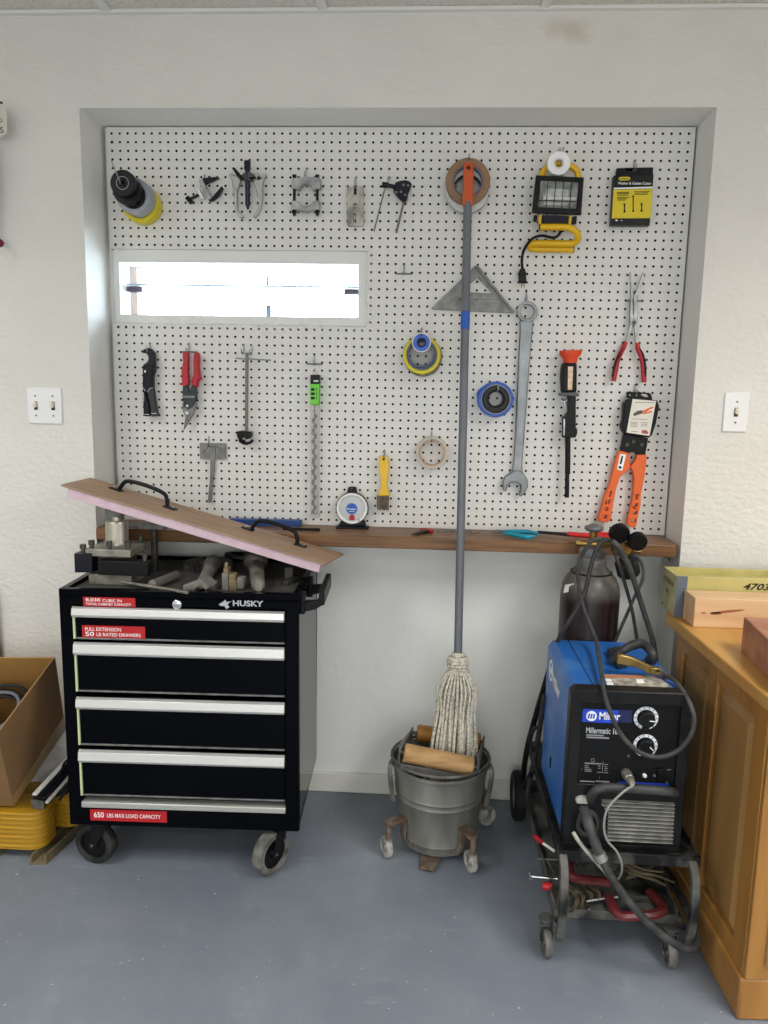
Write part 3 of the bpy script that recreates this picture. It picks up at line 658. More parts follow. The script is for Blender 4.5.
# ------------------------------------------------------------------ aviation snips
t = thing('tin_snips','red handled aviation snips hanging blades down','snips',P(190,390,0))
for pts in ([(500,116),(556,120),(556,180),(550,300),(562,400),(556,425),(525,448),(500,432),(462,428),(466,418),(498,408),(492,300),(508,210)],
            [(610,118),(655,116),(660,180),(656,250),(668,350),(688,378),(655,385),(648,420),(640,462),(592,432),(584,400),(606,330),(604,200)]):
    MB().slab(q(pts),-0.036,-0.014).build('grip', redm, t, bevel=0.005)
MB().slab(q([(506,440),(552,424),(562,500),(572,500),(588,432),(636,455),(636,560),(600,640),(560,670),(520,640),(502,560)]),-0.030,-0.016).build('compound_levers', mat('slate lever','353a42',0.45,0.3), t, bevel=0.002)
MB().slab(q([(500,600),(520,640),(560,655),(600,640),(634,580),(630,640),(600,720),(560,790),(512,862),(524,790),(532,740),(506,690)]),-0.028,-0.018).build('blade', steeld, t, bevel=0.001)
MB().slab(q([(505,535),(622,535),(620,556),(510,556)]),-0.0325,-0.0298).build('latch', steeld, t, bevel=0.001)
for c, r in (((555,632),0.0045),((552,700),0.006)):
    a = P(*q([c])[0],-0.028); MB().cyl(a,a-V((0,0.006,0)),r,seg=8).build('pivot_bolt', chrome, t)
# ------------------------------------------------------------------ basin wrench
q = lambda pts: zm(225,340,9.3,pts)
t = thing('basin_wrench','long steel basin wrench with black claw at bottom','wrench',P(246,400,0))
m = MB(); a, b2 = [P(*p,-0.028) for p in q([(205,118),(199,870)])]; m.cyl(a,b2,0.0058,seg=4); m.build('square_bar', mat('dull nickel','8c8980',0.4,0.6), t, bevel=0.0008)
m = MB(); m.cyl(*[P(*p,-0.034) for p in q([(100,170),(418,188)])],0.0022,seg=8); a = P(*q([(418,188)])[0],-0.034); m.ball(a,0.003,8); m.build('tommy_bar', wire, t)
MB().slab(q([(108,850),(150,846),(243,854),(244,895),(225,918),(200,925),(165,900),(150,920),(120,920),(108,890)]),-0.04,-0.014).build('head', blackm, t, bevel=0.003)
MB().slab(q([(118,920),(150,920),(170,945),(205,952),(235,935),(245,920),(262,940),(240,965),(195,980),(155,970),(128,950)]),-0.036,-0.018).build('claw', blackm, t, bevel=0.003)
# ------------------------------------------------------------------ auger bit in tube
q = lambda pts: zm(300,350,6.03,pts)
t = thing('auger_bit','long auger drill bit in clear tube with green label','drill bit',P(315,440,0))
clear = bpy.data.materials.new('hazy clear plastic'); clear.use_nodes = True
n_ = clear.node_tree.nodes; n_.clear(); o_ = n_.new('ShaderNodeOutputMaterial'); t_ = n_.new('ShaderNodeBsdfTransparent')
g_ = n_.new('ShaderNodeBsdfPrincipled'); g_.inputs['Base Color'].default_value = rgb('c8c6c0'); g_.inputs['Roughness'].default_value = 0.2; x_ = n_.new('ShaderNodeMixShader'); x_.inputs[0].default_value = 0.25
for a_, b_ in ((t_.outputs[0],x_.inputs[1]),(g_.outputs[0],x_.inputs[2]),(x_.outputs[0],o_.inputs[0])): clear.node_tree.links.new(a_, b_)
MB().slab(q([(62,328),(114,328),(110,992),(62,992)]),-0.034,-0.006).build('clear_tube', clear, t, bevel=0.004)
MB().slab(q([(78,130),(90,105),(104,130),(104,152),(78,152)]),-0.022,-0.016,holes=[q([(86,128),(91,118),(96,128),(96,134),(86,134)])]).build('hang_tab', clear, t)
MB().slab(q([(62,150),(116,150),(116,206),(62,206)]),-0.035,-0.005).build('black_label', blackm, t, bevel=0.002)
MB().slab(q([(61,204),(115,204),(113,330),(61,330)]),-0.0352,-0.0048).build('green_label', mat('lime green label','6fd038',0.45), t, bevel=0.002)
m = MB()
for v0 in (230,256,282): m.slab(q([(66,v0),(88,v0),(88,v0+16),(66,v0+16)]),-0.0356,-0.0350); m.slab(q([(98,v0-2),(102,v0-2),(102,v0+16),(98,v0+16)]),-0.0356,-0.035)
m.build('label_print', blackm, t)
MB().slab(q([(82,182),(110,182),(110,192),(82,192)]),-0.0354,-0.0348).build('label_logo', greyst, t)
MB().slab(q([(58,990),(114,990),(114,1012),(58,1012)]),-0.036,-0.004).build('end_cap', clear, t, bevel=0.002)
m = MB(); a, b2 = P(*q([(88,335)])[0],-0.02), P(*q([(84,985)])[0],-0.02); m.cyl(a,b2,0.002,seg=8)
ax_ = (b2-a); Lh = ax_.length; n = 150
vs = []; fs = []
for i in range(n+1):
    w = 2*PI*9.5*i/n; c = a+ax_*(0.08+0.9*i/n); e = V((math.cos(w),math.sin(w),0)); vs += [c+e*0.0015,c+e*0.0085,c+e*0.0085+V((0,0,-0.007)),c+e*0.0015+V((0,0,-0.006))]
for i in range(n):
    for k in range(4): fs.append((4*i+k,4*i+(k+1)%4,4*i+4+(k+1)%4,4*i+4+k))
m.add(vs,fs); m.build('helical_bit', mat('grey bit steel','6d6a63',0.45,0.4), t)
# ------------------------------------------------------------------ protractor
q = lambda pts: zm(120,330,3.49,pts)
t = thing('protractor','small steel protractor with rectangular head and arm','protractor',P(212,465,0))
MB().slab(q([(278,394),(370,396),(370,452),(279,450)]),-0.008,-0.004).build('head_plate', castm, t, bevel=0.0005)
MB().slab(q([(316,410),(333,410),(330,480),(319,603),(306,602),(314,520)]),-0.011,-0.008).build('arm', steeld, t, bevel=0.0005)
m = MB(); m.tube([P(*p,-0.0085) for p in q(arc(324,440,34,200,340,10))],0.0009,5); m.build('engraved_scale', oily, t)
# ------------------------------------------------------------------ wire brush / scraper
q = lambda pts: zm(320,320,3.84,pts)
t = thing('parts_brush','yellow plastic handled brush with stubby brown bristles','brush',P(383,485,0))
MB().slab(q([(226,524),(260,522),(265,560),(260,615),(256,635),(268,675),(222,675),(236,635),(232,600),(226,560)]),-0.03,-0.012,holes=[q(arc(244,535,5,0,315,7))]).build('handle', yellowp, t, bevel=0.003)
m = MB()
for i in range(14):
    for j in range(3):
        u = 220+i*3.4; a = P(*q([(u,672)])[0],-0.027+j*0.006); b2 = P(*q([(u+random.uniform(-2,2),728+random.uniform(-5,5))])[0],-0.027+j*0.006); m.cyl(a,b2,0.0012,seg=5)
m.build('bristles', mat('brown bristle','5d5449',0.9,col2='857c6c',scale=80), t)
# ------------------------------------------------------------------ round gauge standing on the shelf
q = lambda pts: zm(330,484,17.07,pts)
yy = -0.030
c = P(*q([(375,420)])[0],yy); R_ = (P(*q([(645,420)])[0],yy)-c).length
t = thing('dial_thermometer','round white rimmed dial on a black base standing on the shelf','dial gauge',(c.x,yy,ST))
m = MB(); m.lathe([(R_*0.9,0.018),(R_*1.03,0.016),(R_*1.03,0.002),(R_*0.98,0.0)], c, (0,1,0), 48); m.build('case', blackm, t)
m = MB(); m.lathe([(R_*0.80,0),(R_*0.85,-0.005),(R_*0.93,-0.006),(R_*0.99,-0.002),(R_*0.99,0.003),(R_*0.80,0.003)], c, (0,1,0), 48, closed=True); m.build('rim', whitest, t)
m = MB(); m.lathe([(0,-0.0006),(R_*0.8,-0.0006),(R_*0.8,0.001)], c, (0,1,0), 40); m.build('dial_face', mat('silver dial','b4b8b8',0.35,0.4), t)
m = MB(); m.lathe([(0,-0.0025),(R_*0.35,-0.0022),(R_*0.35,0)], P(*q([(372,420)])[0],yy), (0,1,0), 32); m.build('blue_badge', blue, t)
m = MB(); a = q([(290,408),(440,440)]); textpx(m,'Smart',a[0][0],a[0][1],a[1][0],a[1][1],yy-0.0026,bold=0.02); m.slab(q([(325,466),(418,466),(418,474),(325,474)]),yy-0.003,yy-0.0024); m.build('badge_lettering', whitest, t)
MB().slab(q([(345,525),(405,525),(418,560),(425,615),(325,615),(332,560)]),yy-0.0025,yy-0.0004).build('red_pointer', redst, t)
MB().slab(q([(484,600),(500,612),(494,640),(480,630)]),yy-0.0075,yy-0.0055).build('red_mark', redst, t)
MB().slab(q([(290,150),(310,62),(325,52),(430,52),(445,62),(462,150)]),yy+0.002,yy+0.014,holes=[q([(355,75),(395,80),(390,110),(362,115)])]).build('top_tab', blackm, t, bevel=0.002)
m = MB(); m.slab(q([(190,620),(590,620),(612,712),(140,712)]),yy+0.003,yy+0.018); m.build('stand', navy, t, bevel=0.002)
a = P(*q([(105,720)])[0],yy-0.02); b2 = P(*q([(655,720)])[0],yy-0.02)
MB().box((a.x,yy-0.022,ST),(b2.x,yy+0.02,ST+0.006)).build('base', blackm, t, bevel=0.001)
# ------------------------------------------------------------------ things lying on the shelf
def shelfp(u, v, dz=0.006): return PZ(u, v, ST+dz)
def rodthing(name, label, cat, pts, r, m_, parts=(), dz=0.006, seg=8, flat=1.0):
    pp = [shelfp(u, v, dz) for u, v in pts]
    t = thing(name, label, cat, (pp[0].x, pp[0].y, ST))
    MB().tube(pp, r, seg, smooth=4, flat=flat).build('shaft', m_, t)
    for n, ps, rr_, mm in parts:
        MB().tube([shelfp(u, v, dz+0.002) for u, v in ps], rr_, 10, smooth=4).build(n, mm, t)
    return t
t = thing('slip_joint_pliers','small dark pliers with red handle on shelf left of mop pole','pliers',shelfp(398,530,0))
m = MB(); m.tube([shelfp(*p) for p in ((411,534),(418,532),(426,529.5))],[0.003,0.007,0.005],8,flat=0.6)
m = MB(); m.tube([shelfp(*p) for p in ((412,534.5),(420,532.5),(428,530.5))],[0.003,0.0065,0.006],8); m.build('jaw', oily, t)
m = MB(); m.tube([shelfp(*p) for p in ((420,529.5),(426,530),(433,531.5))],[0.004,0.007,0.005],8); m.build('grip', redm, t)
rodthing('thin_file','thin dull steel file lying along the shelf beside the mop pole','file',[(436,531),(455,531),(472,531.5)],0.0035,steeld)
t = rodthing('needle_file','slim pointed steel rods crossing right of the mop pole','rod',[(470,534),(480,532.5),(491,533)],0.0025,steeld)
t = thing('turquoise_pliers','turquoise handled pliers lying on the shelf','pliers',shelfp(515,534,0))
MB().tube([shelfp(*p,0.008) for p in ((491,531.5),(497,531.3),(505,532))],[0.003,0.006,0.005],8).build('jaw', steeld, t)
teal = mat('turquoise grip','0f8fa8',0.4)
MB().tube([shelfp(*p,0.010) for p in ((503,531),(515,531.5),(528,532),(538,534))],[0.004,0.007,0.0075,0.005],10).build('handle', teal, t)
MB().tube([shelfp(*p,0.010) for p in ((503,533),(515,535),(527,537),(534,536.5))],[0.004,0.007,0.0075,0.005],10).build('handle', teal, t)
t = thing('bolt_cutter','long tool with black shaft and red handles behind the gas valve','tool',shelfp(590,535,0))
MB().tube([shelfp(*p,0.010) for p in ((538,532),(555,533.5),(570,535))],0.005,8).build('shaft', blackr, t)
MB().tube([shelfp(*p,0.012) for p in ((568,534),(590,536),(612,538),(640,540))],0.008,10).build('handle', mat('bright red handle','d8272f',0.4), t)
MB().tube([shelfp(*p,0.012) for p in ((590,533),(612,534.5),(640,538))],0.006,10).build('handle', mat('bright red handle','d8272f',0.4), t)
t = thing('blue_level','flat blue tool lying on the shelf behind the plywood board','tool',shelfp(270,527,0))
m = MB(); a = shelfp(236,523,0); b2 = shelfp(294,528,0); m.prism([V((0.36,-0.045,ST)),V((0.595,-0.035,ST)),V((0.600,-0.010,ST)),V((0.36,-0.015,ST))],(0,0,0.02)); m.build('blue_body', mat('deep blue tool','1c4488',0.4), t, bevel=0.002)
rodthing('flat_bar','thin black flat bar lying on the shelf left of the dial','bar',[(283,528.5),(300,529),(320,529.5)],0.004,blackm,dz=0.004)
# ------------------------------------------------------------------ tool chest
X0,X1,Y0,Y1,B0,B1 = -0.003,0.659,-0.460,-0.012,0.140,0.840
t = thing('tool_chest','black rolling tool chest with four drawers and pale drawer pulls','tool chest',(0.33,-0.24,0))
m = MB()
m.box((X0,Y0+0.012,B0),(X0+0.018,Y1,B1)); m.box((X1-0.018,Y0+0.012,B0),(X1,Y1,B1)); m.box((X0,Y1-0.01,B0),(X1,Y1,B1))
m.box((X0,Y0+0.012,B0),(X1,Y1,B0+0.02))
m.prism([[V((X0,Y0,B0)),V((X1,Y0,B0)),V((X1,Y0,B1)),V((X0,Y0,B1))],[V((X0+0.036,Y0,0.200)),V((X1-0.038,Y0,0.200)),V((X1-0.038,Y0,0.797)),V((X0+0.036,Y0,0.797))]],(0,0.0195,0))
m.box((X0,Y0,0.828-0.012),(X1,Y1,0.826))
m.build('cabinet_body', blackp, t, bevel=0.0015)
m = MB(); m.box((X0+0.012,Y0+0.012,0.8262),(X1-0.012,Y1-0.012,0.829)); m.build('top_mat', mat('dusty rubber mat','343430',0.8,col2='4a4945',scale=14,bump=0.2), t)
zr_ = lambda v: P(284,v,-0.474).z-0.006
dr = [(zr_(644.8),zr_(610),zr_(620.8),zr_(611)),(zr_(698),zr_(646),zr_(659),zr_(647)),(zr_(752),zr_(701.5),zr_(713.3),zr_(702.5)),(zr_(803),zr_(754.5),zr_(766.8),zr_(755.5))]
for i, (z0,z1,h0,h1) in enumerate(dr):
    d = MB().box((X0+0.042,Y0+0.003,z0+0.004),(X1-0.040,Y0+0.4,z1)).build('drawer', blackp, t, bevel=0.001)
    m = MB(); m.prism([V((X0+0.038,Y0+0.003,h1)),V((X0+0.038,Y0-0.012,h1-0.002)),V((X0+0.038,Y0-0.016,h0+0.008)),V((X0+0.038,Y0-0.010,h0)),V((X0+0.038,Y0+0.003,h0+0.004))],(X1-X0-0.078,0,0))
    m.build('drawer_pull', alu, d, bevel=0.001)
    MB().box((X0+0.042,Y0-0.001,z0+0.003),(X1-0.040,Y0+0.01,z0+0.008)).build('lip_highlight', steeld, d, bevel=0.001)  # grey bar stands in for the highlight along the drawer's bottom edge
    MB().box((X0+0.036,Y0-0.002,z0+0.004),(X0+0.0415,Y0+0.004,z1-0.003)).build('side_edge', mat('pale green edge film','c5cfa0',0.5), d)
MB().box((X0+0.036,Y0-0.003,zr_(814)),(X1-0.038,Y0+0.03,zr_(808))).build('bottom_sill', mat('pale steel sill','b9b8b2',0.4,0.4), t, bevel=0.003)
k_ = P(176,603,Y0)
MB().lathe([(0.013,0),(0.013,0.003),(0.010,0.005),(0.0,0.005)],(k_.x,Y0,k_.z),(0,-1,0),20).build('lock', chrome, t)
def sticker(u0,v0,u1,v1,lines):
    m = MB(); a = P(u0,(v0+v1)/2,Y0); b2 = P(u1,(v0+v1)/2,Y0); zt = (P((u0+u1)/2,v0,Y0).z); zb = P((u0+u1)/2,v1,Y0).z
    m.box((a.x,Y0-0.0006,zb),(b2.x,Y0+0.004,zt)); s_ = m.build('sticker', redst, t)
    m = MB(); W_ = b2.x-a.x; H_ = zt-zb
    for body, x0, x1, f0, f1, bo in lines:
        text(m, body, V((a.x+W_*x0,Y0-0.0006,zb+H_*f0)),(1,0,0),(0,0,1),W_*(x1-x0),H_*(f1-f0),bold=bo,out=V((0,-1,0)),lift=0.0004)
    m.build('sticker_lettering', whitest, s_)
sticker(84,595.6,135,604.6,[('8,030',0.05,0.33,0.48,0.88,0.012),('CUBIC IN',0.37,0.74,0.50,0.82,0.006),('TOTAL CABINET CAPACITY',0.05,0.92,0.12,0.38,0.006)])
sticker(83,624,144.5,635.8,[('FULL EXTENSION',0.05,0.62,0.56,0.86,0.006),('50',0.05,0.19,0.12,0.48,0.012),('LB RATED DRAWERS',0.23,0.93,0.13,0.42,0.006)])
sticker(91,807,166,818,[('650',0.05,0.18,0.28,0.78,0.012),('LBS MAX LOAD CAPACITY',0.22,0.92,0.32,0.68,0.006)])
a = P(231,608.5,Y0); b2 = P(261,608.5,Y0)
m = MB(); text(m,'HUSKY',V((a.x,Y0,0.8035)),(1,0,0),(0,0,1),b2.x-a.x,0.0165,bold=0.03,out=V((0,-1,0)),lift=0.0006); m.build('logo_lettering', greyst, t)
m = MB(); q = lambda pts: zm(50,590,2.56,pts)
m.slab([(u, v+0.3) for u, v in q([(427,34),(438,27),(444,22),(447,28),(460,26),(452,31),(450,36),(455,41),(446,46),(442,38),(434,38)])],Y0-0.0008,Y0+0.001); m.build('dog_head_emblem', greyst, t)
# side push handle
chest = t
hd = MB()
hd.box((X1-0.002,-0.430,0.775),(X1+0.012,-0.400,0.835)); hd.box((X1-0.002,-0.250,0.775),(X1+0.012,-0.220,0.835))
for y_ in (-0.430,-0.250):
    hd.prism([V((X1+0.010,y_,0.782)),V((X1+0.040,y_,0.790)),V((X1+0.066,y_,0.806)),V((X1+0.066,y_,0.838)),V((X1+0.054,y_,0.838)),V((X1+0.046,y_,0.815)),V((X1+0.010,y_,0.812))],(0,0.02,0))
hd.box((X1+0.050,-0.4299,0.802),(X1+0.0655,-0.2301,0.846))
hd.build('push_handle', blackm, t, bevel=0.003)
def caster(parent, cx, cy, r, w, ax, top, m_wheel, m_fork, m_hub, off=0.0, tire=None):
    ax = V((ax[0],ax[1],0)).normalized(); f = V((-ax.y,ax.x,0)); c = V((cx,cy,r))
    base = thing_part = None
    m = MB(); p0 = c+f*off
    m.cyl(V((p0.x,p0.y,top-0.006)),V((p0.x,p0.y,top)),r*0.55,seg=20)
    m.cyl(V((p0.x,p0.y,top-0.018)),V((p0.x,p0.y,top-0.005)),r*0.36,seg=20)
    for s_ in (-1,1):
        o = c+ax*(s_*(w/2+0.003)); tt = V((p0.x,p0.y,0))+ax*(s_*(w/2+0.003))
        pr = [V((tt.x,tt.y,top-0.012))-f*r*0.35, V((tt.x,tt.y,top-0.012))+f*r*0.35, o+f*r*0.22, o-V((0,0,r*0.2)), o-f*r*0.22]
        m.prism(pr, ax*(s_*0.003))
    m.prism([V((p0.x,p0.y,top-0.012))-f*r*0.35-ax*(w/2+0.006), V((p0.x,p0.y,top-0.012))+f*r*0.35-ax*(w/2+0.006), V((p0.x,p0.y,top-0.012))+f*r*0.35+ax*(w/2+0.006), V((p0.x,p0.y,top-0.012))-f*r*0.35+ax*(w/2+0.006)],(0,0,-0.004))
    o = m.build('caster', m_fork, parent, bevel=0.001)
    m = MB(); h = w/2
    m.lathe([(r*0.70,-h),(r*0.96,-h),(r,-h*0.7),(r,h*0.7),(r*0.96,h),(r*0.70,h)], c, ax, 32, closed=True); m.build('tire', m_wheel, o)
    m = MB(); m.lathe([(0,-h*1.02),(r*0.2,-h*1.02),(r*0.24,-h*0.6),(r*0.68,-h*0.5),(r*0.72,-h*0.9),(r*0.72,h*0.9),(r*0.68,h*0.5),(r*0.24,h*0.6),(r*0.2,h*1.02),(0,h*1.02)], c, ax, 28); m.build('hub', m_hub, o)
    m = MB(); m.cyl(c-ax*(h+0.008),c+ax*(h+0.008),0.0045,seg=10); m.build('axle', steeld, o)
    return o
tirem = mat('scuffed black tire','161616',0.6,col2='4c4a46',scale=12,lo=0.5,hi=0.75)
caster(t,0.054,-0.418,0.062,0.032,(-0.22,-0.975),B0,tirem,blackm,blackm,off=0.028)
caster(t,0.575,-0.440,0.062,0.034,(0.82,-0.57),B0,mat('dusty grey tire','3f3e3a',0.7,col2='8d8a82',scale=14),blackm,blackm,off=0.028)
caster(t,0.055,-0.080,0.062,0.032,(1,0),B0,tirem,blackm,blackm)
caster(t,0.600,-0.080,0.062,0.032,(1,0),B0,tirem,blackm,blackm)
chest.rotation_euler.z = math.radians(1.9); chest.location.y -= 0.012
# ------------------------------------------------------------------ things on the chest top
TZ = 0.829
t = thing('lathe_tool_post','steel lathe tool post with round knob and black tool holders','tool post',(0.10,-0.31,TZ))
graysteel = mat('ground tool steel','a5a294',0.42,0.4,col2='6e6b62',scale=14)
MB().box((0.045,-0.385,TZ),(0.170,-0.265,TZ+0.030)).build('base_block', graysteel, t, bevel=0.002)
MB().box((0.065,-0.365,TZ+0.030),(0.150,-0.285,TZ+0.082)).build('neck_block', oily, t, bevel=0.002)
MB().box((0.040,-0.390,TZ+0.082),(0.172,-0.262,TZ+0.104)).build('top_plate', graysteel, t, bevel=0.003)
MB().lathe([(0.034,0),(0.0345,0.003),(0.0345,0.010),(0.032,0.014),(0.032,0.066),(0.029,0.072),(0.012,0.074),(0.010,0.084),(0,0.085)],(0.108,-0.325,TZ+0.104),(0,0,1),32).build('knob', mat('satin nickel','a9a69a',0.35,0.7), t)
MB().box((0.080,-0.402,TZ+0.032),(0.225,-0.372,TZ+0.074)).build('tool_holder', blackm, t, bevel=0.002)
MB().prism([V((0.012,-0.40,TZ+0.036)),V((0.060,-0.392,TZ+0.036)),V((0.066,-0.300,TZ+0.036)),V((0.014,-0.300,TZ+0.036))],(0,0,0.056)).build('tool_holder', navy, t, bevel=0.002)
for x, y, z in ((0.055,-0.378,0.104),(0.108,-0.381,0.104),(0.160,-0.376,0.104),(0.062,-0.280,0.104),(0.158,-0.276,0.104),(0.030,-0.38,0.092),(0.212,-0.386,0.074)):
    m = MB(); m.cyl((x,y,TZ+z),(x,y,TZ+z+0.012),0.0062,seg=12); m.cyl((x,y,TZ+z+0.010),(x,y,TZ+z+0.023),0.0088,seg=6); m.build('clamp_bolt', oily, t)
t = thing('steel_bracket','grey steel upright block behind the tool post','block',(0.055,-0.20,TZ))
MB().box((0.025,-0.215,TZ),(0.075,-0.185,TZ+0.205)).build('upright_block', castm, t, bevel=0.002)
MB().box((0.125,-0.230,TZ+0.135),(0.215,-0.185,TZ+0.153)).box((0.075,-0.212,TZ+0.135),(0.13,-0.19,TZ+0.15)).build('side_arm', castm, t, bevel=0.002)
m = MB(); m.cyl((0.175,-0.208,TZ),(0.175,-0.208,TZ+0.135),0.011,seg=12); m.build('dark_post', oily, t)
def onmat(u, v, dz): return PZ(u, v, TZ+dz)
t = thing('chuck_key','dark steel T handled chuck key lying beside the tool post','chuck key',onmat(150,588,0))
a, b2 = onmat(150,586,0.014), onmat(177,575,0.014); a.y = max(a.y,-0.425)
MB().lathe([(0.0,0),(0.011,0.001),(0.0135,0.004),(0.0135,(b2-a).length-0.004),(0.011,(b2-a).length),(0,(b2-a).length)],a,b2-a,18).build('key_body', mat('grey chuck key steel','7d7b74',0.45,0.35), t)
MB().cyl(onmat(122,582,0.012),onmat(186,594,0.012)+V((0,0.015,0)),0.0048,seg=10).build('cross_handle', graysteel, t)
t = thing('gear_wheel','dark toothed gear lying flat under the plywood board','gear',(0.32,-0.12,TZ))
gp = []
for k in range(56):
    w = 2*PI*k/56; r_ = 0.078 if k % 2 else 0.071
    gp += [V((0.32+r_*math.cos(w-0.03),-0.135+r_*math.sin(w-0.03),TZ)), V((0.32+r_*math.cos(w+0.03),-0.135+r_*math.sin(w+0.03),TZ))]
MB().prism([gp, circ((0.32,-0.135,TZ),0.018,16,b=V((0,1,0)))],(0,0,0.018)).build('gear_rim', oily, t)
MB().lathe([(0.018,0),(0.034,0),(0.034,0.030),(0.018,0.030)],(0.32,-0.135,TZ),(0,0,1),28,closed=True).build('gear_hub', oily, t)
t = thing('bearing_ring','dark steel ring leaning on the gear','ring',(0.40,-0.11,TZ))
MB().lathe(ring_prof(0.045,0.062,0.012),(0.43,-0.115,TZ+0.031),(0.06,0.1,1),32,closed=True).build('ring_body', blackm, t)
gs = mat('grey worn steel','94928a',0.45,0.35,col2='75736c',scale=20)
t = thing('morse_taper_sleeve','grey stepped taper sleeve left of the brass blocks','sleeve',onmat(200,585,0))
a, b2 = onmat(202,584,0.022), onmat(213,563,0.024)
L_ = (b2-a).length
MB().lathe([(0,0),(0.014,0.0),(0.017,0.01),(0.019,L_*0.8),(0.025,L_*0.84),(0.026,L_),(0.0,L_)],a,b2-a,20).build('taper_body', gs, t)
t = thing('angle_block','notched grey steel V block at the tray front edge','block',onmat(190,590,0))
a = onmat(183,593,0)
MB().prism([a,a+V((0.030,0,0)),a+V((0.034,0,0.014)),a+V((0.050,0,0.022)),a+V((0.064,0,0.010)),a+V((0.072,0,0.018)),a+V((0.052,0,0.040)),a+V((0.024,0,0.030)),a+V((0,0,0.022))],(0.012,0.05,0)).build('notched_body', gs, t, bevel=0.0015)
t = thing('brass_block','cluster of stacked gauge blocks with brassy faces','block',onmat(228,590,0))
ox = onmat(222,590,0); gold = mat('brassy gauge steel','a69468',0.4,0.5,col2='85775a',scale=20)
for i, (x,y,z,w,d,h) in enumerate(((0,0,0,0.018,0.035,0.048),(0.019,0.002,0,0.022,0.03,0.030),(0.019,0.004,0.030,0.018,0.026,0.016),(0.042,0.004,0.004,0.018,0.028,0.032),(0.004,0.003,0.048,0.013,0.03,0.014),(0.005,0.012,0.062,0.008,0.012,0.014))):
    MB().box((ox.x+x,ox.y+y,TZ+z),(ox.x+x+w,ox.y+y+d,TZ+z+h)).build('gauge_block', gold if i%3 else gs, t, bevel=0.001)
t = thing('small_steel_block','small dark oblong steel block left of the gauge blocks','block',onmat(210,588,0))
a = onmat(207,590,0); MB().box((a.x,a.y,TZ),(a.x+0.022,a.y+0.045,TZ+0.018)).build('block_body', gs, t, bevel=0.002)
t = thing('drill_chuck_arbor','pale taper arbor with dark drill chuck behind','arbor',onmat(258,590,0))
a, b2 = onmat(258.5,588,0.020), onmat(256,566,0.030)
L_ = (b2-a).length
MB().lathe([(0,0),(0.010,0.0),(0.014,0.008),(0.0185,0.02),(0.022,L_*0.75),(0.022,L_)],a,b2-a,22).build('taper_shank', mat('pale worn steel','a5a297',0.4,0.55,col2='77746a',scale=18), t)
d_ = (b2-a).normalized()
MB().lathe([(0.0,0),(0.020,0.0),(0.036,0.010),(0.038,0.03),(0.038,0.05),(0.030,0.06),(0,0.06)],b2-d_*0.004+V((0,0,0.008)),V((d_.x,d_.y,0.02)),26).build('chuck_body', oily, t)
t = thing('parallel_bar','small dark bar lying on the tray at right','bar',onmat(291,582,0))
a = onmat(286,586,0); MB().box((a.x,a.y,TZ),(a.x+0.016,a.y+0.065,TZ+0.014),rz=-0.35).build('bar_body', oily, t, bevel=0.001)
t = thing('support_post','dark steel post propping the low end of the plywood board','post',(0.60,-0.25,TZ))
MB().box((0.588,-0.262,TZ),(0.612,-0.238,TZ+0.0385)).build('post_body', oily, t, bevel=0.001)
# ------------------------------------------------------------------ plywood board with pink foam and two handles
LF = V((-0.040,-0.350,1.111)); RF = V((0.722,-0.350,0.903)); BW = 0.178
ply = mat('tan hardboard','a88a70',0.55,col2='967860',scale=4,stretch=(1,6,6))
foam = mat('pink foam board','d8c0c9',0.75,col2='ceb2be',scale=30,bump=0.1)
t = thing('foam_backed_board','tan hardboard plank with pink foam underside lying tilted on tool chest','board',(0.34,-0.26,0.86))
ex = (RF-LF).normalized(); en = V((-ex.z,0,ex.x)); 
wl = V((0.006,BW,0.0)); wr_ = V((0.034,BW,-0.008))
A4 = [LF,RF,RF+wr_,LF+wl]
MB().prism(A4,-en*0.0055).build('hardboard_top', ply, t, bevel=0.0006)
f0 = LF+ex*0.018-en*0.0057+V((0,0.006,0)); f1_ = RF-ex*0.012-en*0.0057+V((0,0.006,0))
MB().prism([f0,f1_,f1_+V((0.02,BW-0.014,-0.004)),f0+V((0.004,BW-0.014,0))],-en*0.027).build('foam_backing', foam, t, bevel=0.001)
def gh(u0,v0,u1,v1):
    # feet of a bent black pull handle on the board's top plane
    def onb(u,v):
        d = ray(u,v); k = (LF-CAM).dot(en)/d.dot(en); return CAM+d*k
    a, b2 = onb(u0,v0), onb(u1,v1); h = en*0.040; d_ = (b2-a).normalized()
    o = MB(); o.tube([a+en*0.004,a+d_*0.006+h*0.55,a+d_*0.022+h*0.95,a+(b2-a)*0.5+h*1.08,b2-d_*0.022+h*0.95,b2-d_*0.006+h*0.55,b2+en*0.004],0.0062,12,smooth=5)
    hh = o.build('pull_handle', blackm, t)
    for p, s_ in ((a,-1),(b2,1)):
        c = p+d_*(0.010*s_)
        sd = en.cross(d_)
        MB().prism([c-d_*0.019-sd*0.012,c+d_*0.019-sd*0.012,c+d_*0.019+sd*0.012,c-d_*0.019+sd*0.012],en*0.005).build('foot_plate', blackm, hh, bevel=0.001)
        MB().cyl(c+d_*(0.008*s_)+en*0.005,c+d_*(0.008*s_)+en*0.008,0.0045,seg=10).build('foot_screw', chrome, hh)
gh(119,491,167,507.5)
gh(251,530.5,297,545)
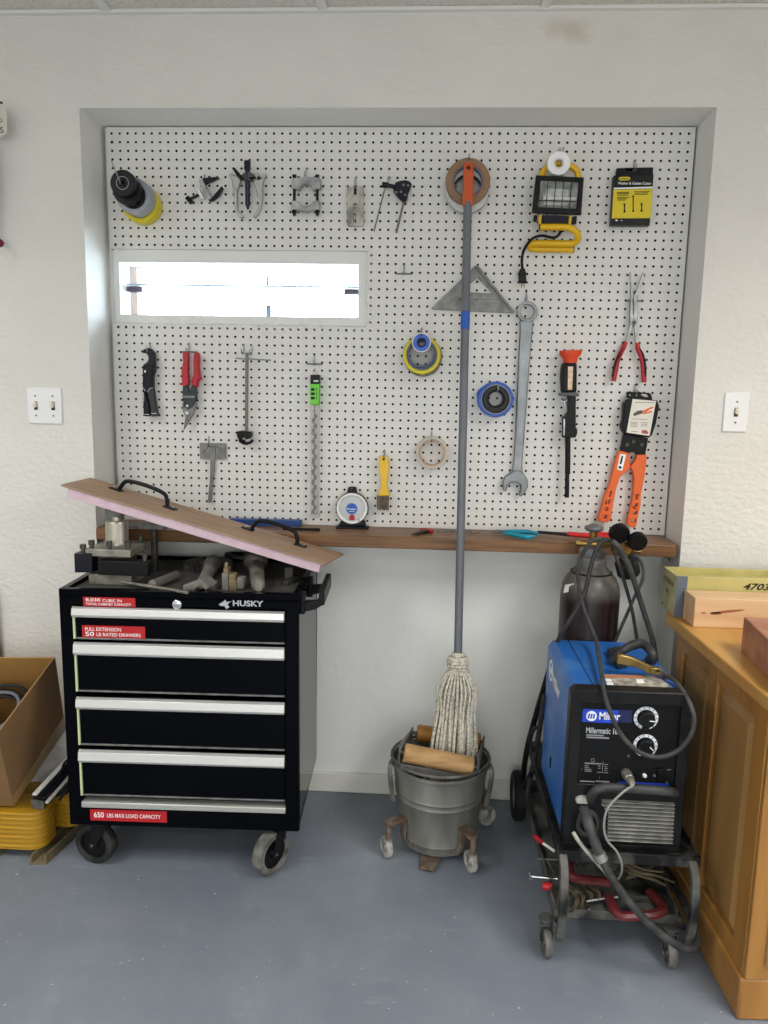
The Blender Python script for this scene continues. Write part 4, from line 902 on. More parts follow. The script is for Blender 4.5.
# ------------------------------------------------------------------ mop bucket
BC = V((1.070,-0.250,0)); RT, RB_, BH, BB = 0.146, 0.115, 0.275, 0.022
galv = mat('weathered galvanised steel','868680',0.55,0.25,col2='5f5e58',scale=16,stretch=(1,1,0.22),bump=0.05,lo=0.3,hi=0.7)
t = thing('mop_bucket','galvanised round mop bucket with wooden roller wringer on casters','bucket',BC)
m = MB()
rad = lambda z: RB_+(RT-RB_)*(z-BB)/(BH-BB)
prof = [(0,BB),(rad(BB),BB),(rad(0.045),0.045),(rad(0.047)+0.003,0.049),(rad(0.055),0.055)]
for zz in (0.175,0.195): prof += [(rad(zz-0.005),zz-0.005),(rad(zz)+0.0035,zz),(rad(zz+0.005),zz+0.005)]
prof += [(RT,BH-0.008),(RT+0.005,BH-0.004),(RT+0.005,BH+0.002),(RT,BH+0.004),(RT-0.003,BH),(rad(0.06)-0.004,0.06),(0,0.05)]
m.lathe(prof,BC,(0,0,1),56); m.build('pail', galv, t)
# bail ring resting around the rim
ir = mat('grey iron strap','6d6c68',0.5,0.3,col2='4c4a46',scale=20)
m = MB(); m.tube([BC+V((0.150*math.cos(w),0.152*math.sin(w),BH+0.014-0.006*math.sin(w))) for w in [2*PI*k/28 for k in range(28)]],0.0045,8,closed=True,smooth=2); m.build('wringer_ring', ir, t)
rot = math.radians(-11)
for s_ in (-1,1):
    ab = math.radians(205 if s_ < 0 else 335); d = V((math.cos(ab),math.sin(ab),0)); sd = V((-d.y,d.x,0))*(-s_)
    p = BC+d*0.150
    MB().tube([p+V((0,0,BH+0.010))-d*0.004-sd*0.03,p+V((0,0,BH+0.006))+d*0.014-sd*0.005,p+d*0.016+V((0,0,BH-0.03)),p+d*0.004+V((0,0,BH-0.11))],0.008,8,flat=0.3).build('bail_strap', ir, t)
# wringer rollers
w1a, w1b = P(404,752.5,-0.335), P(473,766.5,-0.335)
w2a, w2b = P(417,733.0,-0.175), P(480,741.5,-0.175)
wood = mat('worn pale roller wood','b58f5f',0.6,col2='9a7446',scale=5,stretch=(2,12,12))
woodd = mat('amber roller wood','a8752c',0.5,col2='8a5c22',scale=6)
for a, b2, mm, rr_ in ((w1a,w1b,wood,0.0275),(w2a,w2b,woodd,0.0265)):
    L_ = (b2-a).length; d_ = (b2-a).normalized()
    o = MB().lathe([(0,0),(rr_-0.003,0),(rr_,0.003),(rr_,L_-0.003),(rr_-0.003,L_),(0,L_)],a,d_,28).build('roller', mm, t)
    MB().cyl(a-d_*0.014,b2+d_*0.014,0.006,seg=10).build('roller_axle', ir, o)
for a, b2 in ((w1a,w2a),(w1b,w2b)):
    s_ = -1 if a is w1a else 1
    x_ = V((0.012*s_,0,0))
    m = MB(); m.prism([a+x_+V((0,-0.02,-0.028)),a+x_+V((0,-0.022,0.012)),a+x_+V((0,0.02,0.018)),b2+x_+V((0,-0.01,0.02)),b2+x_+V((0,0.02,0.012)),b2+x_+V((0,0.02,-0.03))],(0.004*s_,0,0)); m.build('wringer_side', ir, t, bevel=0.001)
m = MB(); d_ = (w1b-w1a); p0 = w1a+V((-0.010,-0.018,-0.026)); p1 = w1b+V((0.010,-0.018,-0.026))
m.prism([p0,p1,p1+V((0,0,-0.022)),p0+V((0,0,-0.022))],(0,0.004,0)); m.build('wringer_bar', ir, t, bevel=0.001)
for f_ in (0.06,0.18,0.80,0.94):
    c = p0+(p1-p0)*f_+V((0,0,-0.011)); MB().cyl(c,c-V((0,0.004,0)),0.0045,seg=10).build('rivet', ir, t)
# pedal plate and caster brackets
dirs = {}
for nm, ang in (('fl',math.radians(214)),('fr',math.radians(303)),('br',math.radians(34)),('bl',math.radians(124))):
    d = V((math.cos(ang),math.sin(ang),0)); sd = V((-d.y,d.x,0)); c = BC+d*0.182
    m = MB()
    a = BC+d*(RB_-0.002)
    m.prism([a-sd*0.035+V((0,0,0.03)),a+sd*0.035+V((0,0,0.03)),a+sd*0.018+V((0,0,0.115))+d*0.010,c+sd*0.014+V((0,0,0.112)),c-sd*0.014+V((0,0,0.112)),a-sd*0.018+V((0,0,0.115))+d*0.010],V((0,0,0.006)))
    m.tube([a+V((0,0,0.022))-sd*0.006,a+d*0.016+V((0,0,0.06)),a+d*0.018+V((0,0,0.105)),c+V((0,0,0.110))],0.014,8,flat=0.35,ref=sd)
    m.cyl(c+V((0,0,0.062)),c+V((0,0,0.118)),0.009,seg=12); m.cyl(c+V((0,0,0.112)),c+V((0,0,0.122)),0.012,seg=10)
    o = m.build('caster_bracket', rust, t, bevel=0.001)
    ax = V((math.cos(ang+0.6),math.sin(ang+0.6),0)) if nm[0] == 'f' else sd
    ax = V((-0.9,-0.45,0)).normalized() if nm == 'fl' else (V((-0.92,-0.40,0)).normalized() if nm == 'fr' else ax)
    wc = V((c.x,c.y,0.0))+V((-ax.y,ax.x,0))*(-0.012); wc.z = 0.031
    m = MB(); m.lathe([(0,-0.008),(0.008,-0.009),(0.012,-0.005),(0.020,-0.005),(0.022,-0.009),(0.029,-0.009),(0.031,-0.006),(0.031,0.006),(0.029,0.009),(0.022,0.009),(0.020,0.005),(0.012,0.005),(0.008,0.009),(0,0.008)],wc,ax,26); m.build('caster_wheel', mat('chalky caster wheel','c9c7bf',0.7,col2='8a8780',scale=30), o)
    m = MB()
    for s_ in (-1,1): m.prism([wc+ax*(s_*0.012)+V((0,0,-0.004)),wc+ax*(s_*0.012)+V((-ax.y,ax.x,0))*0.010+V((0,0,0.030)),wc+ax*(s_*0.012)+V((ax.y,-ax.x,0))*0.012+V((0,0,0.030))],ax*(s_*0.002))
    m.box((c.x-0.012,c.y-0.012,0.060),(c.x+0.012,c.y+0.012,0.064)); m.build('caster_fork', mat('galvanised fork','9a9892',0.45,0.5), o)
ang = math.radians(258); d = V((math.cos(ang),math.sin(ang),0)); sd = V((-d.y,d.x,0)); a = BC+d*0.10
m = MB(); m.prism([a-sd*0.030,a+sd*0.030,a+d*0.050+sd*0.024,a+d*0.058+sd*0.024,a+d*0.066+sd*0.018,a+d*0.066-sd*0.018,a+d*0.058-sd*0.024,a+d*0.050-sd*0.024],(0,0,0.006))
m.v = [p+V((0,0,0.008)) for p in m.v]; m.build('foot_tab', rust, t, bevel=0.001)
for s_ in (-1,1):
    c = a+d*0.045+sd*(0.008*s_)+V((0,0,0.014)); MB().cyl(c,c+V((0,0,0.003)),0.003,seg=8).build('rivet', ir, t)
# ------------------------------------------------------------------ mop
MP0 = P(458,655,-0.243); MPT = P(468.5,166,-0.083)
t = thing('string_mop','string mop with grey pole and orange hang grip standing in the bucket','mop',V((MP0.x,MP0.y,0.06)))
dm = (MPT-MP0); Lm = dm.length; dm = dm.normalized()
gp_ = mat('grey fibreglass pole','63666d',0.4,col2='6e7178',scale=6)
e1_ = MP0+dm*(Lm-0.115)
MB().cyl(MP0-dm*0.03,e1_+dm*0.01,0.0125,seg=20).build('pole', gp_, t)
fo = V((0,-1,0)); sd = V((1,0,0))
osl = mat('orange hang grip','c5552c',0.5)
m = MB(); top = e1_+dm*0.125
m.prism([[e1_-sd*0.016,e1_+sd*0.016,top+sd*0.015-dm*0.008,top+sd*0.008,top-sd*0.008,top-sd*0.015-dm*0.008],circ(e1_+dm*0.108,0.0055,12,sd,dm)],V((0,0.020,0)))
m.v = [p-V((0,0.010,0)) for p in m.v]; m.build('hang_grip', osl, t, bevel=0.004)
b0 = P(465,309,-0.17); b0 = MP0+dm*((b0-MP0).dot(dm)); b1_ = P(465,327,-0.17); b1_ = MP0+dm*((b1_-MP0).dot(dm))
MB().cyl(b0,b1_,0.0135,seg=20).build('blue_tape_band', blue, t)
yarn = mat('grey white cotton yarn','dad4c4',0.95,col2='9a9486',scale=120,lo=0.42,hi=0.66,bump=0.6,bscale=160)
m = MB(); c = MP0-dm*0.012
for k in range(5):
    z = c-dm*(k*0.010-0.012)
    r_ = (0.022,0.031,0.034,0.033,0.028)[k]
    m.lathe([(r_-0.006,-0.006),(r_,-0.003),(r_,0.003),(r_-0.006,0.006)],z,dm,20,closed=True)
m.cyl(c-dm*0.035,c+dm*0.02,0.018,seg=16)
m.build('yarn_collar', yarn, t)
m = MB(); random.seed(3)
for k in range(84):
    w = 2*PI*k/84*3; ring = (k % 3)/3+0.4
    s0 = c-dm*0.030+V((0.024*ring*math.cos(w),0.020*ring*math.sin(w),0))
    ex_ = math.cos(w)*ring; ey_ = math.sin(w)*ring
    j = lambda s: random.uniform(-s, s)
    p1 = s0+V((ex_*0.030+j(.002), ey_*0.014, -0.06))
    p2 = V((MP0.x-0.002+ex_*0.053+j(.004), -0.248+ey_*0.026, 0.43))
    p3 = V((MP0.x-0.004+ex_*0.062+j(.005), -0.250+ey_*0.030, 0.34))
    p4 = V((MP0.x-0.012+ex_*0.072+j(.008), -0.252+ey_*0.028, 0.20+j(.02)))
    p5 = V((MP0.x-0.030+ex_*0.08+j(.01), -0.255+ey_*0.045, 0.085+j(.02)))
    m.tube([s0,p1,p2,p3,p4,p5],[0.0032,0.0038,0.0043,0.0045,0.0045,0.0045],6,smooth=4)
m.tube([c+V((0.024,-0.01,-0.02)),c+V((0.036,-0.012,-0.035)),c+V((0.040,-0.012,-0.065))],0.0016,5)
m.build('yarn_strands', yarn, t)
# ------------------------------------------------------------------ wood cabinet at right
t = thing('wooden_cabinet','honey stained wooden cabinet with raised end panels at right','cabinet',(2.0,-0.6,0))
oak = mat('honey stained wood','b07f3f',0.4,col2='93642c',scale=3,stretch=(6,6,0.6),lo=0.3,hi=0.72,coat=0.15)
oakp = mat('panel wood','a9824c',0.42,col2='8d673a',scale=2.2,stretch=(5,5,0.5),lo=0.3,hi=0.72,coat=0.15)
oakt = mat('worn maple top','c79a55',0.4,col2='b37f3a',scale=3,stretch=(6,1,1),lo=0.3,hi=0.7)
ca = math.atan2(0.022,0.56)
ey = V((math.sin(ca)*-1,math.cos(ca),0)); exx = V((math.cos(ca),math.sin(ca),0))
FC = V((1.742,-0.884,0))                       # front left floor corner
def cb(a0,a1,b0_,b1__,z0,z1):                  # a along the end panel (towards the wall), b to the right
    p = [FC+ey*a0+exx*b0_, FC+ey*a0+exx*b1__, FC+ey*a1+exx*b1__, FC+ey*a1+exx*b0_]
    return [V((q_.x,q_.y,z0)) for q_ in p]+[V((q_.x,q_.y,z1)) for q_ in p]
CL = 0.545; CH = 0.755
m = MB(); m.hexa(cb(0.012,CL-0.004,0.016,1.2,0.0,CH)); m.build('carcass', oak, t)
m = MB(); m.hexa(cb(-0.004,CL,-0.004,1.2,0.0,0.105)); m.build('plinth', oak, t, bevel=0.006)
st = [(0.004,0.062),(0.262,0.304),(CL-0.050,CL)]
m = MB()
for a0,a1 in st: m.hexa(cb(a0,a1,0.002,0.022,0.105,CH))
m.hexa(cb(0.004,CL,0.003,0.022,0.105,0.150)); m.hexa(cb(0.004,CL,0.003,0.022,CH-0.060,CH))
m.build('end_frame', oak, t, bevel=0.003)
for a0,a1 in ((0.062,0.262),(0.304,CL-0.050)):
    z0,z1 = 0.150,CH-0.060
    o = cb(a0,a1,0.0155,0.0155,z0,z1); i_ = cb(a0+0.028,a1-0.028,0.003,0.003,z0+0.028,z1-0.028)
    out = [o[0],o[3],o[7],o[4]]; inn = [i_[0],i_[3],i_[7],i_[4]]
    MB().add(out+inn,[(4,5,6,7),(0,1,5,4),(1,2,6,5),(2,3,7,6),(3,0,4,7)]).build('raised_panel', oakp, t, ang=5)
m = MB()
for b0_,b1__ in ((0.0,0.05),(0.45,0.50),(0.95,1.0)): m.hexa(cb(-0.006,0.014,b0_+0.004,b1__,0.105,CH))
m.hexa(cb(-0.005,0.014,0.004,1.2,0.105,0.150)); m.hexa(cb(-0.005,0.014,0.004,1.2,CH-0.05,CH)); m.build('face_frame', oak, t, bevel=0.002)
for b0_,b1__ in ((0.05,0.45),(0.50,0.95)):
    d_ = MB().hexa(cb(-0.012,0.010,b0_-0.008,b1__+0.008,0.142,CH-0.042)).build('door', oakp, t, bevel=0.004)
    k_ = FC+exx*(b1__-0.02)-ey*0.014; MB().ball(V((k_.x,k_.y-0.012,0.6)),0.013).build('knob', brass, d_)
m = MB(); m.hexa(cb(-0.075,CL+0.02,-0.028,1.22,CH,0.787)); m.build('counter_top', oakt, t, bevel=0.004)
CT = 0.787
def onc(u, v, dz=0): return PZ(u, v, CT+dz)
# yellow channel at the back
t = thing('yellow_box_beam','yellow painted box beam with grey end and handwritten number on cabinet','beam',(1.9,-0.23,CT))
a = onc(675.6,618); b2 = onc(662.4,609.5)
yb = mat('faded yellow paint','c4b877',0.5,col2='b0a463',scale=10)
th = 0.116; x0 = 1.700; yfr, ybk = -0.365, -0.245
m = MB()
sec = lambda x: None
m.box((x0+0.006,yfr,CT),(2.75,yfr+0.012,CT+th)); m.box((x0+0.006,ybk-0.012,CT),(2.75,ybk,CT+th)); m.box((x0+0.006,yfr,CT),(2.75,ybk,CT+0.012)); m.box((x0+0.006,yfr+0.012,CT+th-0.025),(2.75,ybk-0.012,CT+th-0.018))
m.build('channel', yb, t, bevel=0.001)
MB().box((x0,yfr,CT),(x0+0.006,ybk,CT+th)).build('end_plate', mat('grimy yellow end','bcb583',0.5,col2='a49e70',scale=30), t, bevel=0.001)
MB().box((x0+0.0005,yfr-0.0012,CT),(x0+0.030,yfr+0.0005,CT+th)).build('end_band', mat('slate grey band','5d646e',0.5), t)
MB().cyl((x0-0.004,-0.30,CT+0.060),(x0,-0.30,CT+0.060),0.006,seg=10).cyl((x0-0.002,-0.30,CT+0.050),(x0,-0.30,CT+0.050),0.003,seg=8).cyl((x0-0.002,-0.265,CT+0.012),(x0,-0.265,CT+0.012),0.003,seg=8).build('end_screw', steeld, t)
ink = mat('black marker ink','15120e',0.6)
m = MB(); z4 = CT+0.062
a = P(742,588,yfr); text(m,'4703',V((a.x,yfr,P(742,589.8,yfr).z)),(1,0,0),(0,0,1),0.070,0.0195,bold=0.035,out=V((0,-1,0)),lift=0.0006,shear=0.12); m.build('marker_number', ink, t)
m = MB(); text(m,'C75519',V((x0,-0.262,CT+0.082)),(0,-1,-0.05),(0,0,1),0.080,0.014,bold=0.02,out=V((-1,0,0)),lift=0.0006); m.build('marker_number', ink, t)
t = thing('wooden_beam','pale pine beam with knots lying in front of the yellow beam','beam',(2.0,-0.37,CT))
pine = mat('pale pine','d8b48c',0.6,col2='c99b6e',scale=2.5,stretch=(0.5,10,10),lo=0.4,hi=0.7)
a = onc(690.3,627.5)
a.x = 1.722; MB().box((a.x,-0.458,CT),(2.7,-0.372,CT+0.080)).build('beam_body', pine, t, bevel=0.002)
knot = mat('reddish knot wood','9a5c3c',0.6)
def lens(cx, cz, w, h, sl): return [V((cx+w*math.cos(k), -0.4582, cz+h*math.sin(k)+sl*w*math.cos(k))) for k in [2*PI*i/16 for i in range(16)]]
m = MB(); m.prism(lens(a.x+0.024,CT+0.040,0.007,0.002,0),(0,0.001,0)); m.prism(lens(a.x+0.085,CT+0.046,0.045,0.0035,0.14),(0,0.001,0)); m.prism(lens(a.x+0.056,CT+0.040,0.016,0.004,0.02),(0,0.001,0)); m.build('knot', knot, t)
t = thing('reddish_timber_block','reddish brown timber block at the front of the cabinet top','block',(1.95,-0.72,CT))
a = onc(740.5,650); b2 = onc(768,680)
rb = mat('reddish fir','b27c5e',0.65,col2='97634a',scale=8,stretch=(2,2,2)); 
hh = 0.084
aa = V((a.x,a.y,0)); d_ = (V((b2.x,b2.y,0))-aa).normalized(); sd = V((-d_.y,d_.x,0)); sd = sd if sd.x > 0 else -sd
bb_ = aa+d_*0.30
m = MB(); m.hexa([V((p.x,p.y,z)) for z in (CT,CT+hh) for p in (aa,bb_,bb_+sd*0.5,aa+sd*0.5)]); m.build('timber_body', rb, t, bevel=0.003)
# ------------------------------------------------------------------ welding cart
dusty = mat('dusty black cart steel','141417',0.5,0.1,col2='6a6963',scale=22,lo=0.5,hi=0.85,spec=0.3)
dustb = mat('pale dusty cart steel','65655f',0.6,0.05,col2='1f1f22',scale=13,lo=0.38,hi=0.62,spec=0.3)
t = thing('welding_cart','dusty black two tier welding cart with large rear wheels','cart',(1.51,-0.4,0))
TU = 0.290; TL_ = 0.112; GX0, GX1 = 1.350, 1.690
m = MB()   # upper tray with lips
m.box((GX0,-0.725,TU-0.008),(GX1,-0.12,TU-0.004))
m.box((GX0,-0.728,TU-0.024),(GX1,-0.722,TU+0.004)); m.box((GX0,-0.725,TU-0.024),(GX0+0.004,-0.12,TU+0.004)); m.box((GX1-0.004,-0.725,TU-0.024),(GX1,-0.12,TU+0.004))
m.build('upper_tray', dusty, t, bevel=0.001)
m = MB()
m.box((1.352,-0.700,TL_),(1.655,-0.10,TL_+0.004)); m.box((1.352,-0.702,TL_-0.018),(1.655,-0.698,TL_+0.006)); m.box((1.350,-0.70,TL_-0.018),(1.354,-0.10,TL_+0.022)); m.box((1.653,-0.70,TL_-0.018),(1.657,-0.10,TL_+0.022)); m.box((1.352,-0.104,TL_),(1.655,-0.10,TL_+0.03))
m.build('lower_tray', dustb, t, bevel=0.001)
for x in (1.362, 1.672):
    m = MB(); y_ = -0.715
    m.tube([(x,y_-0.002,TU-0.010),(x,y_-0.034,TU-0.035),(x,y_-0.045,TU-0.09),(x,y_-0.040,0.13),(x,y_-0.020,0.062)],0.0135,4,flat=1.0,ref=(1,0,0),smooth=6); m.build('front_leg', dustb, t, bevel=0.002)
MB().box((1.352,-0.728,TL_-0.014),(1.366,-0.70,TL_+0.0)).build('leg_brace', dustb, t)
MB().box((1.653,-0.728,TL_-0.014),(1.668,-0.70,TL_+0.0)).build('leg_brace', dustb, t)
for x, x2 in ((1.346,1.378), (1.688,1.640)):
    m = MB(); m.tube([(x,-0.30,TU-0.01),(x,-0.20,TU-0.10),(x,-0.10,0.105)],0.008,8); m.tube([(x,-0.095,0.10),(x,-0.15,0.26),(x+(x2-x)*0.4,-0.24,0.44),(x2,-0.308,0.60)],0.009,8); m.build('rear_upright', blackd, t)
m = MB(); m.tube([(1.378,-0.312,0.60),(1.40,-0.312,0.61),(1.62,-0.312,0.61),(1.640,-0.312,0.60)],0.006,8); m.build('bottle_rail', blackd, t)
m = MB(); m.tube([P(541,727,-.28),P(534,729,-.28),P(530,740,-.28),P(533,751,-.28)],0.006,8); m.build('cable_hook', blackd, t)
for x in (1.334, 1.706):
    m = MB(); c = V((x,-0.090,0.079))
    m.lathe([(0.048,-0.016),(0.071,-0.018),(0.079,-0.012),(0.079,0.012),(0.071,0.018),(0.048,0.016)],c,(1,0,0),36,closed=True); w_ = m.build('rear_wheel', blackr, t)
    m = MB(); m.lathe([(0,-0.014),(0.016,-0.014),(0.020,-0.006),(0.042,-0.005),(0.049,-0.013),(0.049,0.013),(0.042,0.005),(0.020,0.006),(0.016,0.014),(0,0.014)],c,(1,0,0),28); m.build('wheel_hub', mat('grey hub','7d7d7c',0.5,0.3), w_)
MB().cyl((1.32,-0.090,0.079),(1.72,-0.090,0.079),0.008,seg=10).build('axle', blackd, t)
duw = mat('dusty caster tread','76746e',0.7,col2='4d4c49',scale=25)
caster(t,1.336,-0.716,0.034,0.018,(1,0.10),TL_-0.018,duw,dustb,duw,off=0.014)
caster(t,1.638,-0.726,0.033,0.020,(1,-0.06),TL_-0.018,duw,dustb,duw,off=0.014)
# ------------------------------------------------------------------ welder
WX0_, WX1_, WY0, WY1, WZB, WZT = 1.367, 1.647, -0.700, -0.316, TU-0.004, 0.693
t = thing('welder','blue and black wire feed welder with two dials on the cart','welder',(1.507,-0.52,WZB))
blk = mat('black welder bezel','0b0c0e',0.42,col2='1b1b1c',scale=20,spec=0.25)
m = MB()
c_ = 0.018
sec = [V((WX0_,WY1,WZB+0.01)),V((WX1_,WY1,WZB+0.01)),V((WX1_,WY1,WZT-c_)),V((WX1_-c_*0.8,WY1,WZT)),V((WX0_+c_*0.8,WY1,WZT)),V((WX0_,WY1,WZT-c_))]
m.prism(sec,(0,WY0+0.036-WY1,0)); m.build('case', bluep, t, bevel=0.004)
m = MB(); rd = lambda x0,x1,z0,z1,y,c: [V(p) for p in ((x0+c,y,z0),(x1-c,y,z0),(x1,y,z0+c),(x1,y,z1-c),(x1-c,y,z1),(x0+c,y,z1),(x0,y,z1-c),(x0,y,z0+c))]
PXL, PXR, PZT, PZB = WX0_+0.026, WX1_-0.022, WZT-0.030, P(620,786,WY0).z
m.prism([rd(WX0_-0.003,WX1_+0.003,WZB,WZT+0.003,WY0,0.012),[V((PXL,WY0,PZB)),V((PXR,WY0,PZB)),V((PXR,WY0,PZT)),V((PXL,WY0,PZT))]],(0,0.040,0)); m.build('front_bezel', blk, t, bevel=0.003)
YP = WY0+0.010
MB().box((PXL-0.001,YP,PZB-0.001),(PXR+0.001,YP+0.02,PZT+0.001)).build('control_panel', mat('matte black panel','0a0b0d',0.5,spec=0.25), t)
MB().box((WX0_-0.003,WY0-0.002,WZB),(WX1_+0.003,WY1,WZB+0.014)).build('base_rail', blk, t, bevel=0.001)
# seam line in top lid
MB().prism([V((WX0_+0.055,WY1,WZT-0.002)),V((WX0_+0.0575,WY1,WZT-0.002)),V((WX0_+0.0575,WY0+0.04,WZT-0.002)),V((WX0_+0.055,WY0+0.04,WZT-0.002))],(0,0,0.0024)).build('lid_seam', blk, t)
def pl(u0,v0,u1,v1,mm,nm,par=None,lift=0.0008):
    a = P(u0,(v0+v1)/2,YP); b2 = P(u1,(v0+v1)/2,YP); zt = P((u0+u1)/2,v0,YP).z; zb = P((u0+u1)/2,v1,YP).z
    return MB().box((a.x,YP-lift,zb),(b2.x,YP+0.001,zt)).build(nm, mm, par or t)
q = lambda pts: zm(540,620,4.8,pts)
pl(582.3,709.5,618,722.5,mat('cobalt blue label','1c46c8',0.45),'brand_label')
pl(618,710,632,722.5,mat('dark blue fade','141c50',0.45),'brand_label_fade')
YL = YP-0.0009
cc = P(591.5,716,YL); 
MB().lathe([(0,0.0006),(0.0128,0.0006),(0.0128,0)],cc,(0,-1,0),28).build('logo_disc', whitest, t)
m = MB()
for k in range(3):
    x = cc.x-0.0085+k*0.006; m.prism([V((x-0.0008,cc.y-0.0012,cc.z-0.006)),V((x+0.0032,cc.y-0.0012,cc.z-0.006)),V((x+0.0052,cc.y-0.0012,cc.z+0.006)),V((x+0.0012,cc.y-0.0012,cc.z+0.006))],(0,0.0004,0))
m.build('logo_bars', blue, t)
m = MB(); textpx(m,'Miller',599,711.8,620,719.5,YL,bold=0.02); m.build('brand_lettering', whitest, t)
m = MB(); textpx(m,'Millermatic 185',586,727,620,733,YP,bold=0.01); m.build('model_lettering', mat('light grey print','c2c4c8',0.5), t)
m = MB()
qq = lambda a,b: (560+a/5.486, 740+b/5.486)
for body,a0,b0_,a1,b1__ in (('V',368,80,382,96),):
    u0,v0 = qq(a0,b0_); u1,v1 = qq(a1,b1__); textpx(m,body,u0,v0,u1,v1,YP)
for (a0,b0_,a1,b1__) in ((143,-27,240,-23.5),(143,-14,270,-10.5),(135,128,228,130),(240,134,264,136),(233,118,235,182),(135,140,155,143),(135,150,160,152),(135,160,172,162),(135,170,172,172),(208,142,222,145),(208,154,222,157),(205,176,226,179),(244,146,258,148),(244,156,262,158),(244,166,258,168),(240,178,264,181),(108,226,190,228),(196,224,230,232),(232,226,270,236),(105,250,180,252),(105,258,155,260),(118,154,120,168),(215,203,218,208),(588,158,590,168),(590,162,610,164)):
    u0,v0 = qq(a0,b0_); u1,v1 = qq(a1,b1__)
    v1 = v0+max((v1-v0)*(0.6 if v1-v0 < (u1-u0) else 1),0.25); A_ = P(u0,v1,YP); B_ = P(u1,v0,YP); m.box((A_.x,YP-0.0007,min(A_.z,B_.z)),(B_.x,YP+0.0005,max(A_.z,B_.z)+0.0002))
for (a0,b0_,r_) in ((180,110,0.0045),(585,232,0.003),(518,196,0.003)):
    cc = P(*qq(a0,b0_),YP); m.lathe([(r_-0.0008,0),(r_,0),(r_,0.0008),(r_-0.0008,0.0008)],cc,(0,-1,0),16,closed=True)
m.build('panel_lettering', mat('mid grey print','8c8e93',0.5), t)
u0,v0 = qq(315,232); u1,v1 = qq(598,246); pl(u0,v0+0.2,u1,v1+0.6,mat('cobalt blue label','1c46c8',0.45),'blue_strip')
for (u, v) in ((646,718),(645.3,745.5)):
    c = P(u,v,YP); m = MB(); m.lathe([(0,0.0008),(0.0290,0.0008),(0.0290,0)],c,(0,-1,0),36)
    dd = m.build('dial_scale', mat('white dial scale','dfe2ea',0.45), t)
    m = MB(); m.lathe([(0,0.0012),(0.0215,0.0012),(0.0215,0)],c,(0,-1,0),30); m.add([c+V((-0.011,-0.0014,-0.031)),c+V((0.011,-0.0014,-0.031)),c+V((0.004,-0.0014,-0.01)),c+V((-0.004,-0.0014,-0.01))],[(0,1,2,3)]); m.build('dial_ground', blk, dd)
    m = MB()
    for k in range(12):
        w = math.radians(230-k*25.5); e = V((math.cos(w),0,math.sin(w))); m.cyl(c+e*0.0235+V((0,-0.0012,0)),c+e*0.0285+V((0,-0.0012,0)),0.0008,seg=5)
    m.build('dial_ticks', blk, dd)
    kp = [c+V((r_*math.cos(w),0,r_*math.sin(w))) for k in range(24) for w, r_ in ((2*PI*k/24, 0.0185 if k % 2 else 0.0170),)]
    kn = MB().prism(kp,(0,-0.018,0)).build('dial_knob', blackm, dd, bevel=0.001)
    MB().box((c.x+0.004,c.y-0.0192,c.z-0.001),(c.x+0.017,c.y-0.0178,c.z+0.001),rot=Matrix.Rotation(0.1 if v < 730 else 0.8,3,'Y')).build('pointer_mark', whitest, kn)
c = P(*qq(462,192),YP); MB().lathe([(0.005,0),(0.005,0.006),(0.003,0.009),(0,0.010)],c,(0,-1,0),16).build('indicator_light', whitest, t)
u0,v0 = qq(536,160); u1,v1 = qq(574,225); MB().slab([(u0,v0),(u1,v0),(u1,v1),(u0,v1)],YP-0.006,YP+0.001).build('power_switch', blackm, t, bevel=0.001)
# trigger plug socket with metal connector
c0 = P(*qq(362,180),YP); c1_ = P(*qq(395,235),YP-0.055)
MB().lathe([(0.0125,0),(0.0125,0.016),(0.011,0.018),(0.011,0.034),(0.009,0.036),(0.009,0.05),(0.006,0.058)],c0,c1_-c0,20).build('connector', mat('dusty nickel','b6b2a8',0.4,0.7,col2='87847b',scale=40), t)
# moulded bar handle across the front
q = lambda a,b: (560+a/5.486, 740+b/5.486)
hb = mat('grey moulded handle','29292b',0.5,col2='464644',scale=20,spec=0.35)
MB().tube([P(*q(160,330),WY0-0.004),P(*q(180,292),WY0-0.022),P(*q(215,268),WY0-0.030),P(*q(300,262),WY0-0.030),P(*q(480,272),WY0-0.030),P(*q(600,282),WY0-0.026),P(*q(632,288),WY0-0.004)],0.0115,12).build('front_handle', hb, t)
MB().slab([q(*p) for p in ((88,330),(110,318),(160,318),(166,345),(150,352),(90,348))],WY0-0.014,WY0).build('latch_tab', mat('pale dusty tab','a5a39d',0.6), t, bevel=0.002)
# louvres
m = MB(); nl = 11
for k in range(nl):
    v0 = 334+k*21; l0 = 222 if k < 2 else 262
    if k == 2: l0 = 240
    a = P(*q(l0-k*1.2+4,v0),WY0); b2 = P(*q(626-k*1.2,v0+6),WY0); z = (a.z+b2.z)/2
    m.prism([V((a.x,WY0+0.002,z+0.0022)),V((a.x,WY0-0.0100,z+0.0004)),V((a.x,WY0-0.0100,z-0.0016)),V((a.x,WY0+0.002,z-0.0012))],(b2.x-a.x,0,0))
m.build('vent_louvres', mat('dusty grey louvre','777672',0.55,col2='a09f99',scale=25,spec=0.3), t, bevel=0.0006)
c = P(*q(150,452),WY0)
MB().lathe([(0.026,0),(0.036,0),(0.038,0.005),(0.030,0.012),(0.026,0.012)],c,(0,-1,0),32,closed=True,sy=0.75,ref=(0,0,1)).build('gun_port', hb, t)
MB().lathe([(0,0.001),(0.027,0.001),(0.027,0)],c,(0,-1,0),24,sy=0.75,ref=(0,0,1)).build('port_recess', blackm, t)
